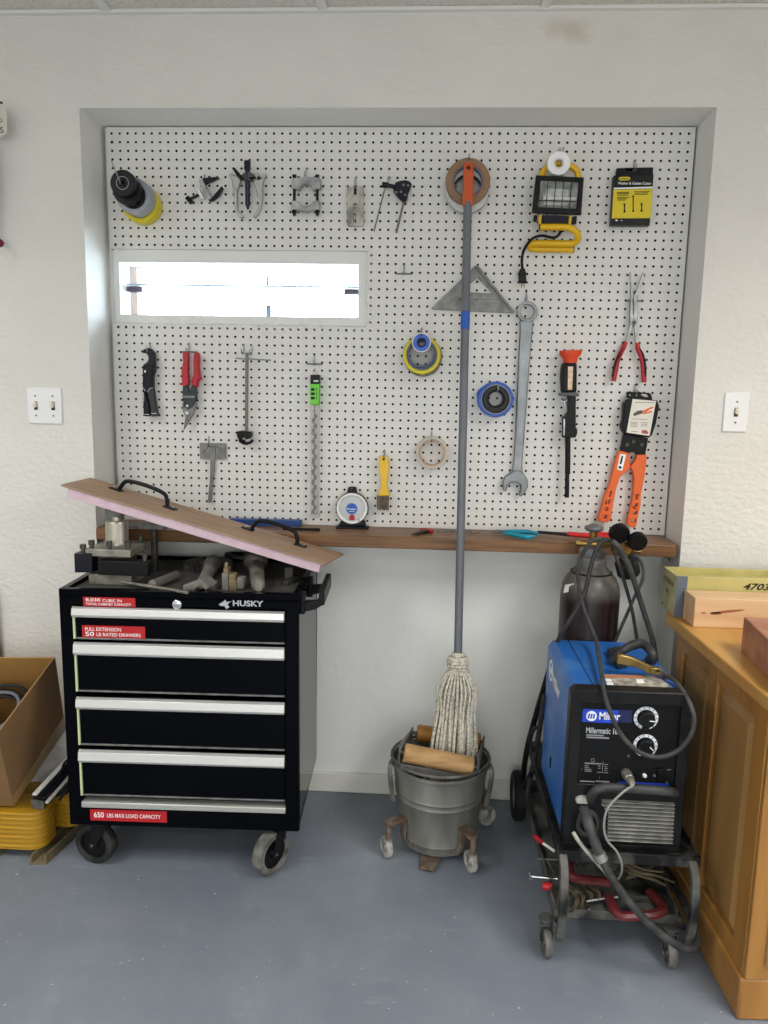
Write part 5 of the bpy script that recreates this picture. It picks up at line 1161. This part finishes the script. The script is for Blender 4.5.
# top : handle and warning label
q = lambda a,b: (540+a/4.8, 620+b/4.8)
def ont(a,b,dz=0): return PZ(*q(a,b),WZT+dz)
MB().prism([ont(306,263),ont(560,268),ont(640,330),ont(330,325)],(0,0,0.0012)).build('warning_label', mat('worn warning label','6b655c',0.6,col2='b9b3a6',scale=45), t)
m = MB(); m.prism([ont(308,264,.0013),ont(490,267,.0013),ont(496,279,.0013),ont(314,276,.0013)],(0,0,0.0006)); m.build('orange_band', mat('faded orange print','b8734c',0.6), t)
m = MB()
for a0,a1,b0_,b1__ in ((312,340,282,296),(318,350,300,318),(460,496,285,303)): m.prism([ont(a0,b0_,.0013),ont(a1,b0_,.0013),ont(a1+6,b1__,.0013),ont(a0+6,b1__,.0013)],(0,0,0.0006))
m.build('white_print', whitest, t)
m = MB(); ch = [ont(345,195,0.012),ont(390,150,0.040),ont(455,118,0.052),ont(500,118,0.050),ont(540,165,0.036),ont(540,205,0.012)]
hbl = mat('charcoal grey handle','232428',0.5,col2='3a3a3b',scale=15,spec=0.35)
m.tube(ch,[0.010,0.011,0.0125,0.0125,0.012,0.010],10)
hN = m.build('carry_handle', hbl, t)
MB().prism([ont(318,165),ont(380,150),ont(420,230),ont(370,240)],(0,0,0.018)).build('handle_foot', hbl, hN, bevel=0.004)
MB().prism([ont(505,190),ont(545,185),ont(552,215),ont(505,225)],(0,0,0.014)).build('handle_foot', hbl, hN, bevel=0.004)
# side logo
m = MB(); a = PX(555.5,681,WX0_); b2 = PX(561.5,686,WX0_)
def pside(u,v): p = PX(u,v,WX0_); p.x = WX0_-0.0008; return p
c = V((WX0_-0.0004,-0.395,0.628))
m.lathe([(0.023,0),(0.030,0),(0.030,0.001),(0.023,0.001)],c,(-1,0,0),24,closed=True)
for k in range(3):
    y_ = c.y+0.013-k*0.011; m.prism([V((WX0_-0.001,y_,c.z-0.010)),V((WX0_-0.001,y_-0.006,c.z-0.010)),V((WX0_-0.001,y_-0.009,c.z+0.010)),V((WX0_-0.001,y_-0.003,c.z+0.010))],(0.0008,0,0))
text(m,'Miller',V((WX0_-0.0004,-0.432,0.600)),(0,-1,0),(0,0,1),0.11,0.036,bold=0.03,out=V((-1,0,0)),lift=0.0006)
m.build('side_logo', whitest, t)
MB().box((WX0_-0.003,-0.470,0.375),(WX0_,-0.462,0.405)).build('side_latch', blackm, t)
# ------------------------------------------------------------------ gas cylinder, regulator, hoses
GC = V((P(589.5,600,-0.225).x,-0.225,TU-0.004)); GR = 0.0860
t = thing('gas_cylinder','dark maroon and grey gas cylinder standing behind the welder','gas cylinder',GC)
cg = bpy.data.materials.new('maroon cylinder paint'); cg.use_nodes = True
nt = cg.node_tree; N = nt.nodes; L = nt.links; b = N['Principled BSDF']; tc = N.new('ShaderNodeTexCoord')
sx_ = N.new('ShaderNodeSeparateXYZ'); L.new(tc.outputs['Object'], sx_.inputs[0])
nz = noise(14,4); ad = N.new('ShaderNodeMath'); ad.operation = 'MULTIPLY_ADD'; L.new(nz.outputs['Fac'], ad.inputs[0]); ad.inputs[1].default_value = 0.06; L.new(sx_.outputs['Z'], ad.inputs[2])
mp = N.new('ShaderNodeMapping'); mp.inputs['Scale'].default_value = (30,30,3); L.new(tc.outputs['Object'], mp.inputs['Vector'])
stk = noise(1.6,4,0.6,mp.outputs['Vector'])
c1 = mixc(mrange(stk.outputs['Fac'],0.5,0.72,0,0.6).outputs['Result'],'1b0b0d','3d302e')
m = MB()
m.lathe([(GR-0.006,0),(GR,0.006),(GR,0.525),(GR-0.004,0.553),(GR-0.014,0.574),(GR-0.028,0.590),(0.046,0.604),(0.036,0.612),(0,0.612)],GC,(0,0,1),40)
cyl_ = m.build('cylinder_body', cg, t)
c2 = mixc(mrange(ad.outputs[0],0.235,0.285).outputs['Result'],c1.outputs['Result'],'5b5650')
L.new(c2.outputs['Result'], b.inputs['Base Color']); b.inputs['Roughness'].default_value = 0.38
MB().lathe([(0.058,0),(0.0605,0.0),(0.0605,0.004),(0.058,0.004)],GC+V((0,0,0.588)),(0,0,1),30,closed=True).build('dark_band', blackm, t)
m = MB(); m.lathe([(0.036,0.600),(0.042,0.608),(0.042,0.628),(0.035,0.636),(0.038,0.642),(0.038,0.655),(0.030,0.665),(0.012,0.667)],GC,(0,0,1),30); m.build('neck_ring', mat('grey neck iron','8a8a86',0.5,0.4,col2='6c6c69',scale=20), t)
vt = P(590,548,-0.25)
m = MB(); m.cyl(GC+V((0,0,0.664)),GC+V((0,0,0.715)),0.012,seg=14); m.build('valve_body', brass, t)
m = MB(); m.lathe([(0.0,0.0),(0.020,0.0),(0.027,0.005),(0.0275,0.010),(0.026,0.014),(0.018,0.017),(0.008,0.022),(0,0.022)],GC+V((0,0,0.712)),(0,0,1),30); m.build('valve_wheel', mat('grey hand wheel','6d6f70',0.5,0.3), t, ang=50)
c = GC+V((-GR*0.86,-GR*0.46,0.545))
MB().prism([c+V((-0.010,0.006,-0.014)),c+V((0.016,-0.012,-0.002)),c+V((0.016,-0.010,0.020)),c+V((-0.006,0.008,0.010))],V((-0.0008,-0.0012,0))).build('paper_label', mat('torn paper label','d8d5cd',0.7), t)
t = thing('gas_regulator','brass gas regulator with two round black gauges above cylinder','regulator',V((1.55,-0.26,0.94)))
zr = GC.z+0.680
m = MB(); m.cyl((1.45,-0.262,zr),(1.565,-0.262,zr-0.002),0.008,seg=12); m.cyl((1.440,-0.262,zr),(1.452,-0.262,zr),0.010,seg=6); m.cyl((1.505,-0.262,zr),(1.525,-0.262,zr),0.013,seg=6)
m.lathe([(0.010,0),(0.026,0.004),(0.028,0.012),(0.028,0.030),(0.020,0.038),(0,0.040)],(1.573,-0.245,zr-0.008),(0.1,-1,0),26); m.cyl((1.573,-0.262,zr-0.01),(1.625,-0.27,zr-0.016),0.008,seg=12); m.build('regulator_body', brass, t)
for u,v,y_,r_ in ((619,533,-0.300,0.0285),(637,541,-0.310,0.0270)):
    c = P(u,v,y_); d_ = V((0.12,-0.92,-0.30)).normalized()
    o = MB().lathe([(0,0),(r_*0.8,0),(r_,0.005),(r_,0.022),(r_*0.92,0.026),(r_*0.88,0.024)],c-d_*0.012,d_,30).build('gauge', blackm, t)
    MB().lathe([(0,0.0235),(r_*0.88,0.0235),(r_*0.88,0.022)],c-d_*0.012,d_,30).build('gauge_glass', mat('dark gauge glass','07080c',0.12), o)
    MB().cyl(c-d_*0.010,V((1.573+0.01*(u-619)/9,-0.262,zr-0.004)),0.006,seg=10).build('gauge_stem', brass, o)
c = V((1.597,-0.225,zr-0.055)); MB().lathe([(0.0,0),(0.030,0),(0.034,0.004),(0.034,0.04),(0.030,0.046),(0,0.046)],c,(0.35,0.3,-1),28).build('flow_knob', blackr, t)
hose = mat('dusty dark grey hose','26272a',0.5,col2='3a3a38',scale=30,spec=0.35)
hosel = mat('grey worn hose','303134',0.55,col2='474744',scale=30,spec=0.35)
def px3(L3): return [P(u,v,y) for u,v,y in L3]
def cable(name,label,L3,r,mm,cat='hose',seg=9,extra=()):
    pts = px3(L3); t = thing(name,label,cat,pts[0])
    MB().tube(pts,r,seg,smooth=6).build('hose_line', mm, t)
    return t
cable('gas_hose','dark hose looping from regulator down left of the cylinder to the welder',[(628,556,-.225),(617,546,-.30),(607,539.5,-.345),(598,546,-.350),(591,566,-.352),(585,592,-.355),(578,607,-.355),(569,622,-.355),(558,641,-.338),(553,670,-.325)],0.0062,hose)
cable('torch_cable','dark cable falling from the gauges to behind the welder',[(612,541,-.355),(620,549,-.358),(630,569,-.355),(637,590,-.345),(645,615,-.335),(653,642,-.330),(657,670,-.32)],0.0078,hosel)
cable('gas_hose','slimmer dark hose just left of the thick one right of the cylinder',[(612,548,-.29),(618,562,-.325),(625,584,-.325),(632,610,-.325),(637,640,-.322),(640,668,-.32)],0.0050,hose)
cable('gas_hose','curved hose bulging right below the rightmost gauge',[(630,552,-.262),(638,557,-.270),(643,568,-.28),(642,581,-.29),(635,596,-.30),(627,614,-.30),(619,632,-.30),(612,650,-.28),(606,670,-.19)],0.0048,hosel)
cable('power_cable','dark cable hanging beside the left rear wheel of the cart',[(545,695,-.325),(541,720,-.30),(537,745,-.27),(531,775,-.25),(527,800,-.235),(530,816,-.23)],0.008,hose,'cable')
# ground clamp with its cable
t = thing('ground_clamp','brass ground clamp with dark cable looping over the welder front','clamp',ont(480,220,0.01))
q = lambda a,b: (540+a/4.8, 620+b/4.8)
cp = lambda a,b,y: P(*q(a,b),y)
MB().slab([q(*p) for p in ((368,208),(375,170),(392,168),(440,180),(480,198),(510,212),(545,228),(552,252),(520,262),(485,236),(430,222))],-0.600,-0.585).build('clamp_jaw', mat('worn brass jaw','a08850',0.38,0.85,col2='7d683c',scale=30), t, bevel=0.003)
MB().slab([q(*p) for p in ((530,232),(560,232),(590,240),(602,262),(590,275),(560,262),(535,262))],-0.606,-0.588,holes=[[q(*p) for p in arc(566,248,7,0,315,7)]]).build('clamp_lug', mat('worn brass jaw','a08850'), t, bevel=0.002)
MB().cyl(cp(590,262,-0.598),cp(612,282,-0.598),0.006,seg=10).build('lug_sleeve', mat('copper sleeve','8a5a3c',0.45,0.7), t)
gl_ = [(662,673,-.60),(675,681,-.64),(686,696,-.70),(693,712,-.735),(694,724,-.745),(688,740,-.748),(674,753,-.745),(655,757,-.742),(636,750,-.740),(620,733,-.740),(611,714,-.738),(606,700,-.733),(603.5,690,-.712),(602,678,-.655),(599,658,-.53),(596,640,-.41),(590,624,-.372),(584,609,-.362),(580,592,-.352),(578,573,-.345),(582,556,-.345),(590,543,-.345),(599,538.5,-.345),(611,541,-.335)]
MB().tube(px3(gl_),0.0055,9,smooth=6).build('ground_cable', hosel, t)
# welding gun lead
t = thing('welding_gun_lead','thick grey welding gun lead drooping from the front port to floor','cable',P(583,812,-0.71))
g2 = mat('worn grey rubber','4a4b4b',0.6,col2='2a2b2c',scale=25,spec=0.35)
MB().tube(px3([(584,808,-.700),(588,822,-.745),(595,842,-.765),(600,856,-.770)]),[0.013,0.0135,0.012,0.011],12).build('strain_relief', g2, t)
MB().cyl(P(598.5,853,-.770),P(602,860,-.772),0.0155,seg=16).build('clamp_band', mat('pale steel clamp','a9a8a3',0.4,0.7), t)
MB().tube(px3([(600,856,-.772),(609,873,-.780),(626,898,-.790),(641,915,-.795),(656,930,-.80),(677,945,-.80),(690,949,-.79),(697,943,-.765),(696,932,-.735),(689,915,-.69),(680,896,-.60),(672,880,-.50),(664,868,-.40),(655,858,-.30)]),0.0095,12,smooth=6).build('lead', g2, t)
t = thing('trigger_cord','thin grey cord curling from the connector on the welder panel','cord',P(634,786,-0.76))
MB().tube(px3([(633.5,785,-.748),(622,793,-.765),(608,808,-.775),(604,825,-.775),(607,840,-.775),(617,852,-.772),(622,866,-.765),(619,878,-.745),(612,882,-.72)]),0.0028,8,smooth=6).build('cord_line', mat('grey cord','8b8a84',0.6), t)
t = thing('white_hose','off white hose running under the gun lead','hose',P(573,832,-0.74))
MB().tube(px3([(573,832,-.742),(580,843,-.752),(590,855,-.755),(598,864,-.752),(606,873,-.745),(611,880,-.735)]),0.0048,8,smooth=6).build('hose_line', mat('off white tube','b9b5a8',0.6,col2='97938a',scale=30), t)
cable('coiled_lead','dark leads sagging behind the right cart leg',[(640,850,-.60),(655,862,-.55),(667,878,-.50),(676,895,-.46)],0.008,hosel,'cable')
# ------------------------------------------------------------------ clamps on the lower tray
LZ = TL_+0.004
def onl(u,v,dz): return PZ(u,v,LZ+dz)
q = lambda a,b: (500+a/3.49, 760+b/3.49)
redc = mat('dark red clamp enamel','6b262b',0.42,col2='551d20',scale=20)
def cclamp(label, pts, scr_, tb, dz):
    t = thing('c_clamp',label,'clamp',onl(*q(*pts[2]),0),'red clamps on the lower cart tray')
    MB().tube([onl(*q(*p),dz) for p in pts],0.0135,8,smooth=3,flat=0.8).build('clamp_frame', redc, t)
    if scr_: MB().cyl(onl(*q(*scr_[0]),dz),onl(*q(*scr_[1]),dz),0.0045,seg=10).build('clamp_screw', steel, t)
    if tb: MB().cyl(onl(*q(*tb[0]),dz+0.004),onl(*q(*tb[1]),dz-0.006),0.0028,seg=8).build('tommy_bar', chrome, t)
cclamp('red C clamp at the front edge of the lower tray',[(378,478),(398,520),(425,545),(480,543),(535,540),(568,522),(555,495),(520,460)],((300,493),(410,478)),((276,456),(310,520)),0.012)
cclamp('larger red C clamp behind it beside the left leg',[(236,345),(240,385),(255,410),(300,418),(350,422),(385,428)],None,None,0.045)
olive = mat('olive brass pliers','5e5643',0.42,0.6,col2='8d8468',scale=25)
def lockp(label, pts, dz=0.010, mm=None, r=0.0065):
    t = thing('locking_pliers',label,'pliers',onl(*q(*pts[0]),0),'locking pliers on the lower cart tray')
    pp = [onl(*q(*p),dz) for p in pts]
    MB().tube(pp,[r*0.5,r,r*1.1,r*0.8,r*0.6],8,smooth=3,flat=0.7).build('handle', mm or olive, t)
    off = V((0.022,0.0,0.004)); pp2 = [p+off*(i/len(pp)) for i,p in enumerate(pp)]
    MB().tube([p+V((0.004,0,0.006)) for p in pp2],[r*0.5,r*0.9,r*0.8,r*0.6,r*0.5],8,smooth=3,flat=0.7).build('handle', mm or olive, t)
    MB().cyl(pp[1]+V((0,0,-0.008)),pp[1]+V((0.003,0,0.014)),0.006,seg=10).build('pivot', steeld, t)
tan = mat('tan coated pliers','8d8166',0.55,0.2,col2='6a614c',scale=25)
lockp('olive locking pliers at the front left of the lower tray',[(232,440),(262,468),(272,485),(262,512),(245,530)])
lockp('brassy locking pliers beside the C clamp screw',[(265,432),(290,440),(305,455),(320,470),(318,490)],0.012)
lockp('tan pliers pointing right on the lower tray',[(420,372),(455,392),(500,405),(545,420),(578,438)],0.030,tan)
lockp('tan pliers lying under the grey lead',[(410,345),(440,365),(470,385),(505,395),(540,400)],0.045,tan)
lockp('tan pliers lowest in the rear of the tray',[(440,415),(470,400),(500,380),(530,372),(545,368)],0.016,tan)
lockp('dark pliers wedged behind the left leg',[(245,350),(265,360),(290,365),(310,352),(330,345)],0.030,oily)
lockp('steel pliers at the rear centre of the tray',[(350,350),(372,366),(398,372),(420,362),(440,352)],0.020,steeld,0.011)
t = thing('steel_flat_bar','grey steel bar lying across the lower tray','bar',onl(*q(480,490),0))
MB().prism([onl(*q(420,498),0),onl(*q(540,500),0),onl(*q(535,482),0),onl(*q(420,480),0)],(0,0,0.006)).build('bar_body', dustb, t, bevel=0.001)
t = thing('test_probe','red tipped white probe leaning on the left tray rail','probe',onl(*q(150,285),0))
MB().cyl(onl(*q(150,290),0.03),onl(*q(190,318),0.03),0.004,seg=8).build('probe_shaft', whitest, t)
MB().cyl(onl(*q(120,266),0.03),onl(*q(152,291),0.03),0.0065,seg=10).build('probe_grip', redm, t)
t = thing('threaded_rod','shiny threaded rod poking out left of the cart leg','rod',onl(*q(150,410),0))
MB().cyl(onl(*q(108,406),0.04),onl(*q(200,414),0.04),0.0042,seg=10).build('rod_shaft', chrome, t)
MB().cyl(onl(*q(105,394),0.042),onl(*q(107,418),0.038),0.0035,seg=8).build('cross_pin', chrome, t)
t = thing('red_marker_cap','small bright red cap lying by the left cart leg','cap',onl(*q(160,440),0))
MB().cyl(onl(*q(148,438),0.012),onl(*q(182,444),0.012),0.010,seg=14).build('cap_body', mat('bright red cap','c41f26',0.4), t, bevel=0.002)
t = thing('steel_rod','thin steel rods crossed behind the left cart leg','rod',onl(*q(170,350),0))
MB().cyl(onl(*q(130,345),0.01),onl(*q(205,348),0.01),0.003,seg=8).cyl(onl(*q(165,352),0.012),onl(*q(190,395),0.012),0.003,seg=8).build('rod_shaft', steeld, t)
# ------------------------------------------------------------------ cardboard box and what it stands on
kb = mat('brown corrugated cardboard','93714a',0.8,col2='856440',scale=5)
kbi = mat('inner cardboard','a87f42',0.8,col2='9a733a',scale=6)
A0 = V((-0.190,-0.430,0.156)); e_l = V((0.047,0.240,0.132)); e_h = V((0.060,-0.160,0.305)); e_w = V((-0.30,0.0,-0.012))
t = thing('cardboard_box','open tilted cardboard box holding coiled cable beside the tool chest','box',A0)
def wallq(o,a,b_,n,nm,mm,th=0.004): return MB().prism([o,o+a,o+a+b_,o+b_],V(n).normalized()*th).build(nm, mm, t, bevel=0.0006)
nR = e_l.cross(e_h).normalized(); nR = nR if nR.x < 0 else -nR
wallq(A0,e_l,e_h,nR,'side_panel',[kb]); wallq(A0+e_w,e_l,e_h,-nR,'side_panel',[kb])
nF = e_w.cross(e_h).normalized(); nF = nF if nF.y > 0 else -nF
wallq(A0,e_w,e_h,nF,'front_panel',[kb]); wallq(A0+e_l,e_w,e_h,-nF,'back_panel',[kbi])
wallq(A0,e_w,e_l,(0,0,1),'bottom_panel',[kb])
# shallow crease with glossy tape along the bottom edge
tp = mat('glossy clear parcel tape','a98a60',0.2,coat=0.5)
MB().prism([A0+e_h*0.02-nR*0.0008,A0+e_l+e_h*0.02-nR*0.0008,A0+e_l+e_h*0.20-nR*0.0008,A0+e_h*0.12-nR*0.0008],-nR*0.0006).build('parcel_tape', tp, t)
cc = A0+e_l*0.5+e_w*0.46+e_h*0.62
t = thing('cable_coil','coil of black and grey cable lying in the cardboard box','cable',cc)
n1 = e_h.normalized(); a1 = e_w.normalized(); b1v = e_l.normalized()
cols = [blackr, mat('grey cable','6c6f74',0.5), blackr, mat('dark cable','1c1d20',0.5), blackr, mat('dark cable','1c1d20')]
for k in range(9):
    r_ = 0.108-0.007*(k % 4); c = cc+n1*(0.006*k)+a1*(0.004*math.sin(k*2.1))
    MB().tube([c+a1*(r_*math.cos(w)*1.05)+b1v*(r_*math.sin(w)*0.93)+n1*(0.004*math.sin(3*w+k)) for w in [2*PI*i/24 for i in range(24)]],0.0052,7,closed=True,smooth=2).build('cable_turn', cols[k % 6], t)
# yellow laminated blocks
yl = bpy.data.materials.new('yellow varnished layers'); yl.use_nodes = True
nt = yl.node_tree; N = nt.nodes; L = nt.links; b = N['Principled BSDF']; tc = N.new('ShaderNodeTexCoord')
mp = N.new('ShaderNodeMapping'); mp.inputs['Scale'].default_value = (3,3,110); L.new(tc.outputs['Object'], mp.inputs['Vector'])
c1 = mixc(mrange(noise(1.0,3,0.5,mp.outputs['Vector']).outputs['Fac'],0.35,0.65).outputs['Result'],'c99a22','8f6a1a')
L.new(c1.outputs['Result'], b.inputs['Base Color']); b.inputs['Roughness'].default_value = 0.35
def rblock(name,label,x0,x1,y0,y1,z0,z1,r):
    t = thing(name,label,'stack',((x0+x1)/2,(y0+y1)/2,z0),'yellow layered stacks under the cardboard box')
    n = 8
    for k in range(n):
        a, b_ = z0+(z1-z0)*k/n, z0+(z1-z0)*(k+1)/n; e = 0.0015*(k % 2)
        pts = []
        for cx,cy,w0 in ((x1-r,y1-r,0),(x0+r,y1-r,90),(x0+r,y0+r,180),(x1-r,y0+r,270)):
            for i in range(7): w = math.radians(w0+15*i); pts.append(V((cx+(r-e)*math.cos(w),cy+(r-e)*math.sin(w),a)))
        MB().prism(pts,(0,0,b_-a-0.0006)).build('layer', yl, t, bevel=0.0015)
    return pts
rblock('yellow_layer_stack','front rounded yellow layered stack under the cardboard box',-0.300,-0.098,-0.452,-0.335,0.030,0.146,0.045)
rblock('yellow_layer_stack','rear rounded yellow layered stack next to the chest caster',-0.240,-0.052,-0.325,-0.255,0.030,0.141,0.033)
# wooden runners on the floor
run = mat('dirty timber runner','6f6448',0.7,col2='544b36',scale=10)
for lab, x0 in (('wooden runner on the floor nearest the tool chest',-0.125),('wooden runner on the floor at the left photo edge',-0.285)):
    t = thing('wooden_runner',lab,'runner',(x0,-0.33,0),'wooden runners under the yellow stacks')
    m = MB(); m.prism([V((x0,-0.478,0)),V((x0+0.045,-0.470,0)),V((x0+0.090,-0.175,0)),V((x0+0.035,-0.175,0))],(0,0,0.008)); m.prism([V((x0,-0.478,0)),V((x0+0.006,-0.478,0)),V((x0+0.041,-0.175,0)),V((x0+0.035,-0.175,0))],(0,0,0.0295)); m.prism([V((x0+0.040,-0.468,0)),V((x0+0.045,-0.468,0)),V((x0+0.090,-0.175,0)),V((x0+0.085,-0.175,0))],(0,0,0.0295)); m.build('runner_body', run, t, bevel=0.002)
# strips lying between stack and box
for k, (lab, dx, dy, dz, mm, w_) in enumerate((('white plastic strip lying between box and yellow stack',0,0,0.030,whitep,0.014),('black edged strip beside the white strip',0.020,0.004,0.018,navy,0.016),('pale aluminium channel strip on the yellow stack',0.038,0.0,0.006,alu,0.010))):
    t = thing('metal_strip',lab,'strip',(-0.12,-0.40,0.15),'strips between box and yellow stacks')
    a = V((-0.136+dx,-0.425+dy,0.160+dz)); b2 = V((-0.052+dx*0.8,-0.180,0.258+dz))
    MB().prism([a,a+V((w_,0,0)),b2+V((w_,0,0)),b2],(0,0,0.006)).build('strip_body', mm, t, bevel=0.001)
t = thing('metal_bracket','folded sheet metal bracket standing on the yellow stack','bracket',(-0.13,-0.40,0.149))
MB().prism([V((-0.140,-0.425,0.149)),V((-0.100,-0.43,0.149)),V((-0.100,-0.43,0.176)),V((-0.140,-0.425,0.178))],(0,0.003,0)).prism([V((-0.140,-0.425,0.149)),V((-0.137,-0.425,0.149)),V((-0.137,-0.36,0.149)),V((-0.140,-0.36,0.149))],(0,0,0.028)).build('bracket_sheet', steeld, t)
t = thing('wire_bundle','crumpled black wiring bundle behind the strips','bundle',(-0.06,-0.33,0.15))
m = MB(); random.seed(11)
for k in range(20):
    p0 = V((-0.105+random.uniform(-.03,.03),-0.38+random.uniform(-.04,.05),0.152+random.uniform(0,.02))); m.tube([p0,p0+V((0.02,0.05,0.02+random.uniform(0,.03))),p0+V((0.03,0.10,0.03+random.uniform(0,.05))),p0+V((0.045,0.15,0.06+random.uniform(0,.04)))],0.0045,6,smooth=4)
m.build('loose_wires', blackr, t)
# dark upright at the left edge
t = thing('steel_upright','dark grey steel post standing against the wall at left edge','post',(-0.40,-0.2,0))
MB().box((-0.46,-0.180,0),(-0.364,-0.165,0.75)).build('post_body', mat('dark grey steel post','55544f',0.5,0.3), t, bevel=0.002)
# ------------------------------------------------------------------ tools hung on the wall at far left
t = thing('tagged_hand_tool','dark tool with cream tag hanging on wall at left edge','tool',P(0,180,-0.19))
MB().slab([(-14,112),(-10,107),(3,107),(7,112),(7,133),(3,136),(-14,136)],-0.205,-0.2035,holes=[[(0,117),(1.5,118.5),(0,120),(-1.5,118.5)]]).build('paper_tag', mat('cream tag','cfc9bd',0.6), t)
m = MB(); c = P(0.2,120.5,-0.2052); m.lathe([(0.004,0),(0.006,0),(0.006,0.0006),(0.004,0.0006)],c,(0,-1,0),16,closed=True); m.build('tag_eyelet', mat('rusty red eyelet','8a3a28',0.5), t)
m = MB(); textpx(m,'S',0,127,4,133,-0.205); m.build('tag_print', blackm, t)
MB().tube(px3([(-8,104,-.149),(-6,104,-.19),(-2,102,-.23),(2,103,-.235)]),0.003,8).build('wall_hook', blackm, t)
MB().slab([(-40,138),(-12,138),(-10,170),(-14,235),(-40,235)],-0.20,-0.17).build('tool_body', blackd, t, bevel=0.002)
m = MB(); m.ball(P(-0.5,243,-0.20),0.0125,16); m.build('red_knob', mat('maroon knob','6a1230',0.25), t)
MB().cyl(P(-12,228,-0.19),P(-1,242,-0.198),0.004,seg=8).build('knob_arm', oily, t)
# ------------------------------------------------------------------ lamps
lampm = mat('white lamp diffuser','f4f6f2',0.5,emit=4.0)
housing = mat('white lamp housing','e8e8e4',0.5)
def troffer(x, y, e, label, sx=0.6, sy=1.2):
    t = thing('ceiling_light',label,'ceiling light',(x,y,ZC-0.03),'fluorescent ceiling lights')
    z = ZC-0.035
    m = MB(); m.prism([rectz(x-sx/2,x+sx/2,y-sy/2,y+sy/2,z),rectz(x-sx/2+0.02,x+sx/2-0.02,y-sy/2+0.02,y+sy/2-0.02,z)],(0,0,0.037)); m.build('lamp_housing', housing, t)
    MB().box((x-sx/2+0.02,y-sy/2+0.02,z+0.008),(x+sx/2-0.02,y+sy/2-0.02,z+0.012)).build('diffuser', lampm, t)
    ld = bpy.data.lights.new('ceiling_lamp','AREA'); ld.shape = 'RECTANGLE'; ld.size = sx-0.06; ld.size_y = sy-0.06; ld.energy = e; ld.color = (1.0,0.985,0.955); ld.spread = math.radians(140)
    o = bpy.data.objects.new('lamp', ld); COL.objects.link(o); put(o,(x,y,z+0.004),t)
def rectz(a,b_,c,d,z): return [V((a,c,z)),V((b_,c,z)),V((b_,d,z)),V((a,d,z))]
troffer(-0.75,-1.75,20,'rectangular fluorescent ceiling light nearest the wall at left')
troffer(2.45,-1.75,34,'rectangular fluorescent ceiling light nearest the wall at right')
troffer(-0.75,-4.0,30,'rectangular fluorescent ceiling light at rear left of the room')
troffer(2.45,-4.0,36,'rectangular fluorescent ceiling light at rear right of the room')
# added fill light with an invented window frame on the unseen rear wall
w2 = MB(); w2.prism([rect(-0.3,2.3,0.7,2.1,YB),rect(-0.24,2.24,0.76,2.04,YB)],(0,0.03,0)); w2.box((0.98,YB,0.76),(1.02,YB+0.03,2.04)); struct(w2.build('rear_fill_frame', whitep, bevel=0.002))
ld = bpy.data.lights.new('rear_fill','AREA'); ld.shape = 'RECTANGLE'; ld.size = 2.5; ld.size_y = 1.28; ld.energy = 45; ld.color = (0.93,0.97,1.0)
o = bpy.data.objects.new('rear_fill', ld); COL.objects.link(o); o.location = (1.0,YB+0.02,1.4); o.rotation_euler = (math.radians(90),0,0)
# ------------------------------------------------------------------ world : overcast bright daylight outside the window
w = bpy.data.worlds.new('daylight'); SC.world = w; w.use_nodes = True
bg = w.node_tree.nodes['Background']; bg.inputs['Color'].default_value = (0.86,0.93,1.0,1); bg.inputs['Strength'].default_value = 15.0
# ------------------------------------------------------------------ camera object
cd = bpy.data.cameras.new('camera'); co = bpy.data.objects.new('camera', cd); COL.objects.link(co)
cd.sensor_fit = 'HORIZONTAL'; cd.sensor_width = 36; cd.lens = 36*FPX/768; cd.clip_start = 0.02
R = Matrix((AX, AU, -AF)).transposed()
co.matrix_world = Matrix.Translation(CAM) @ R.to_4x4()
SC.camera = co
SC.view_settings.view_transform = 'Standard'; SC.view_settings.look = 'None'
SC.view_settings.gamma = 1; SC.view_settings.exposure = -0.02; SC.view_settings.use_curve_mapping = False
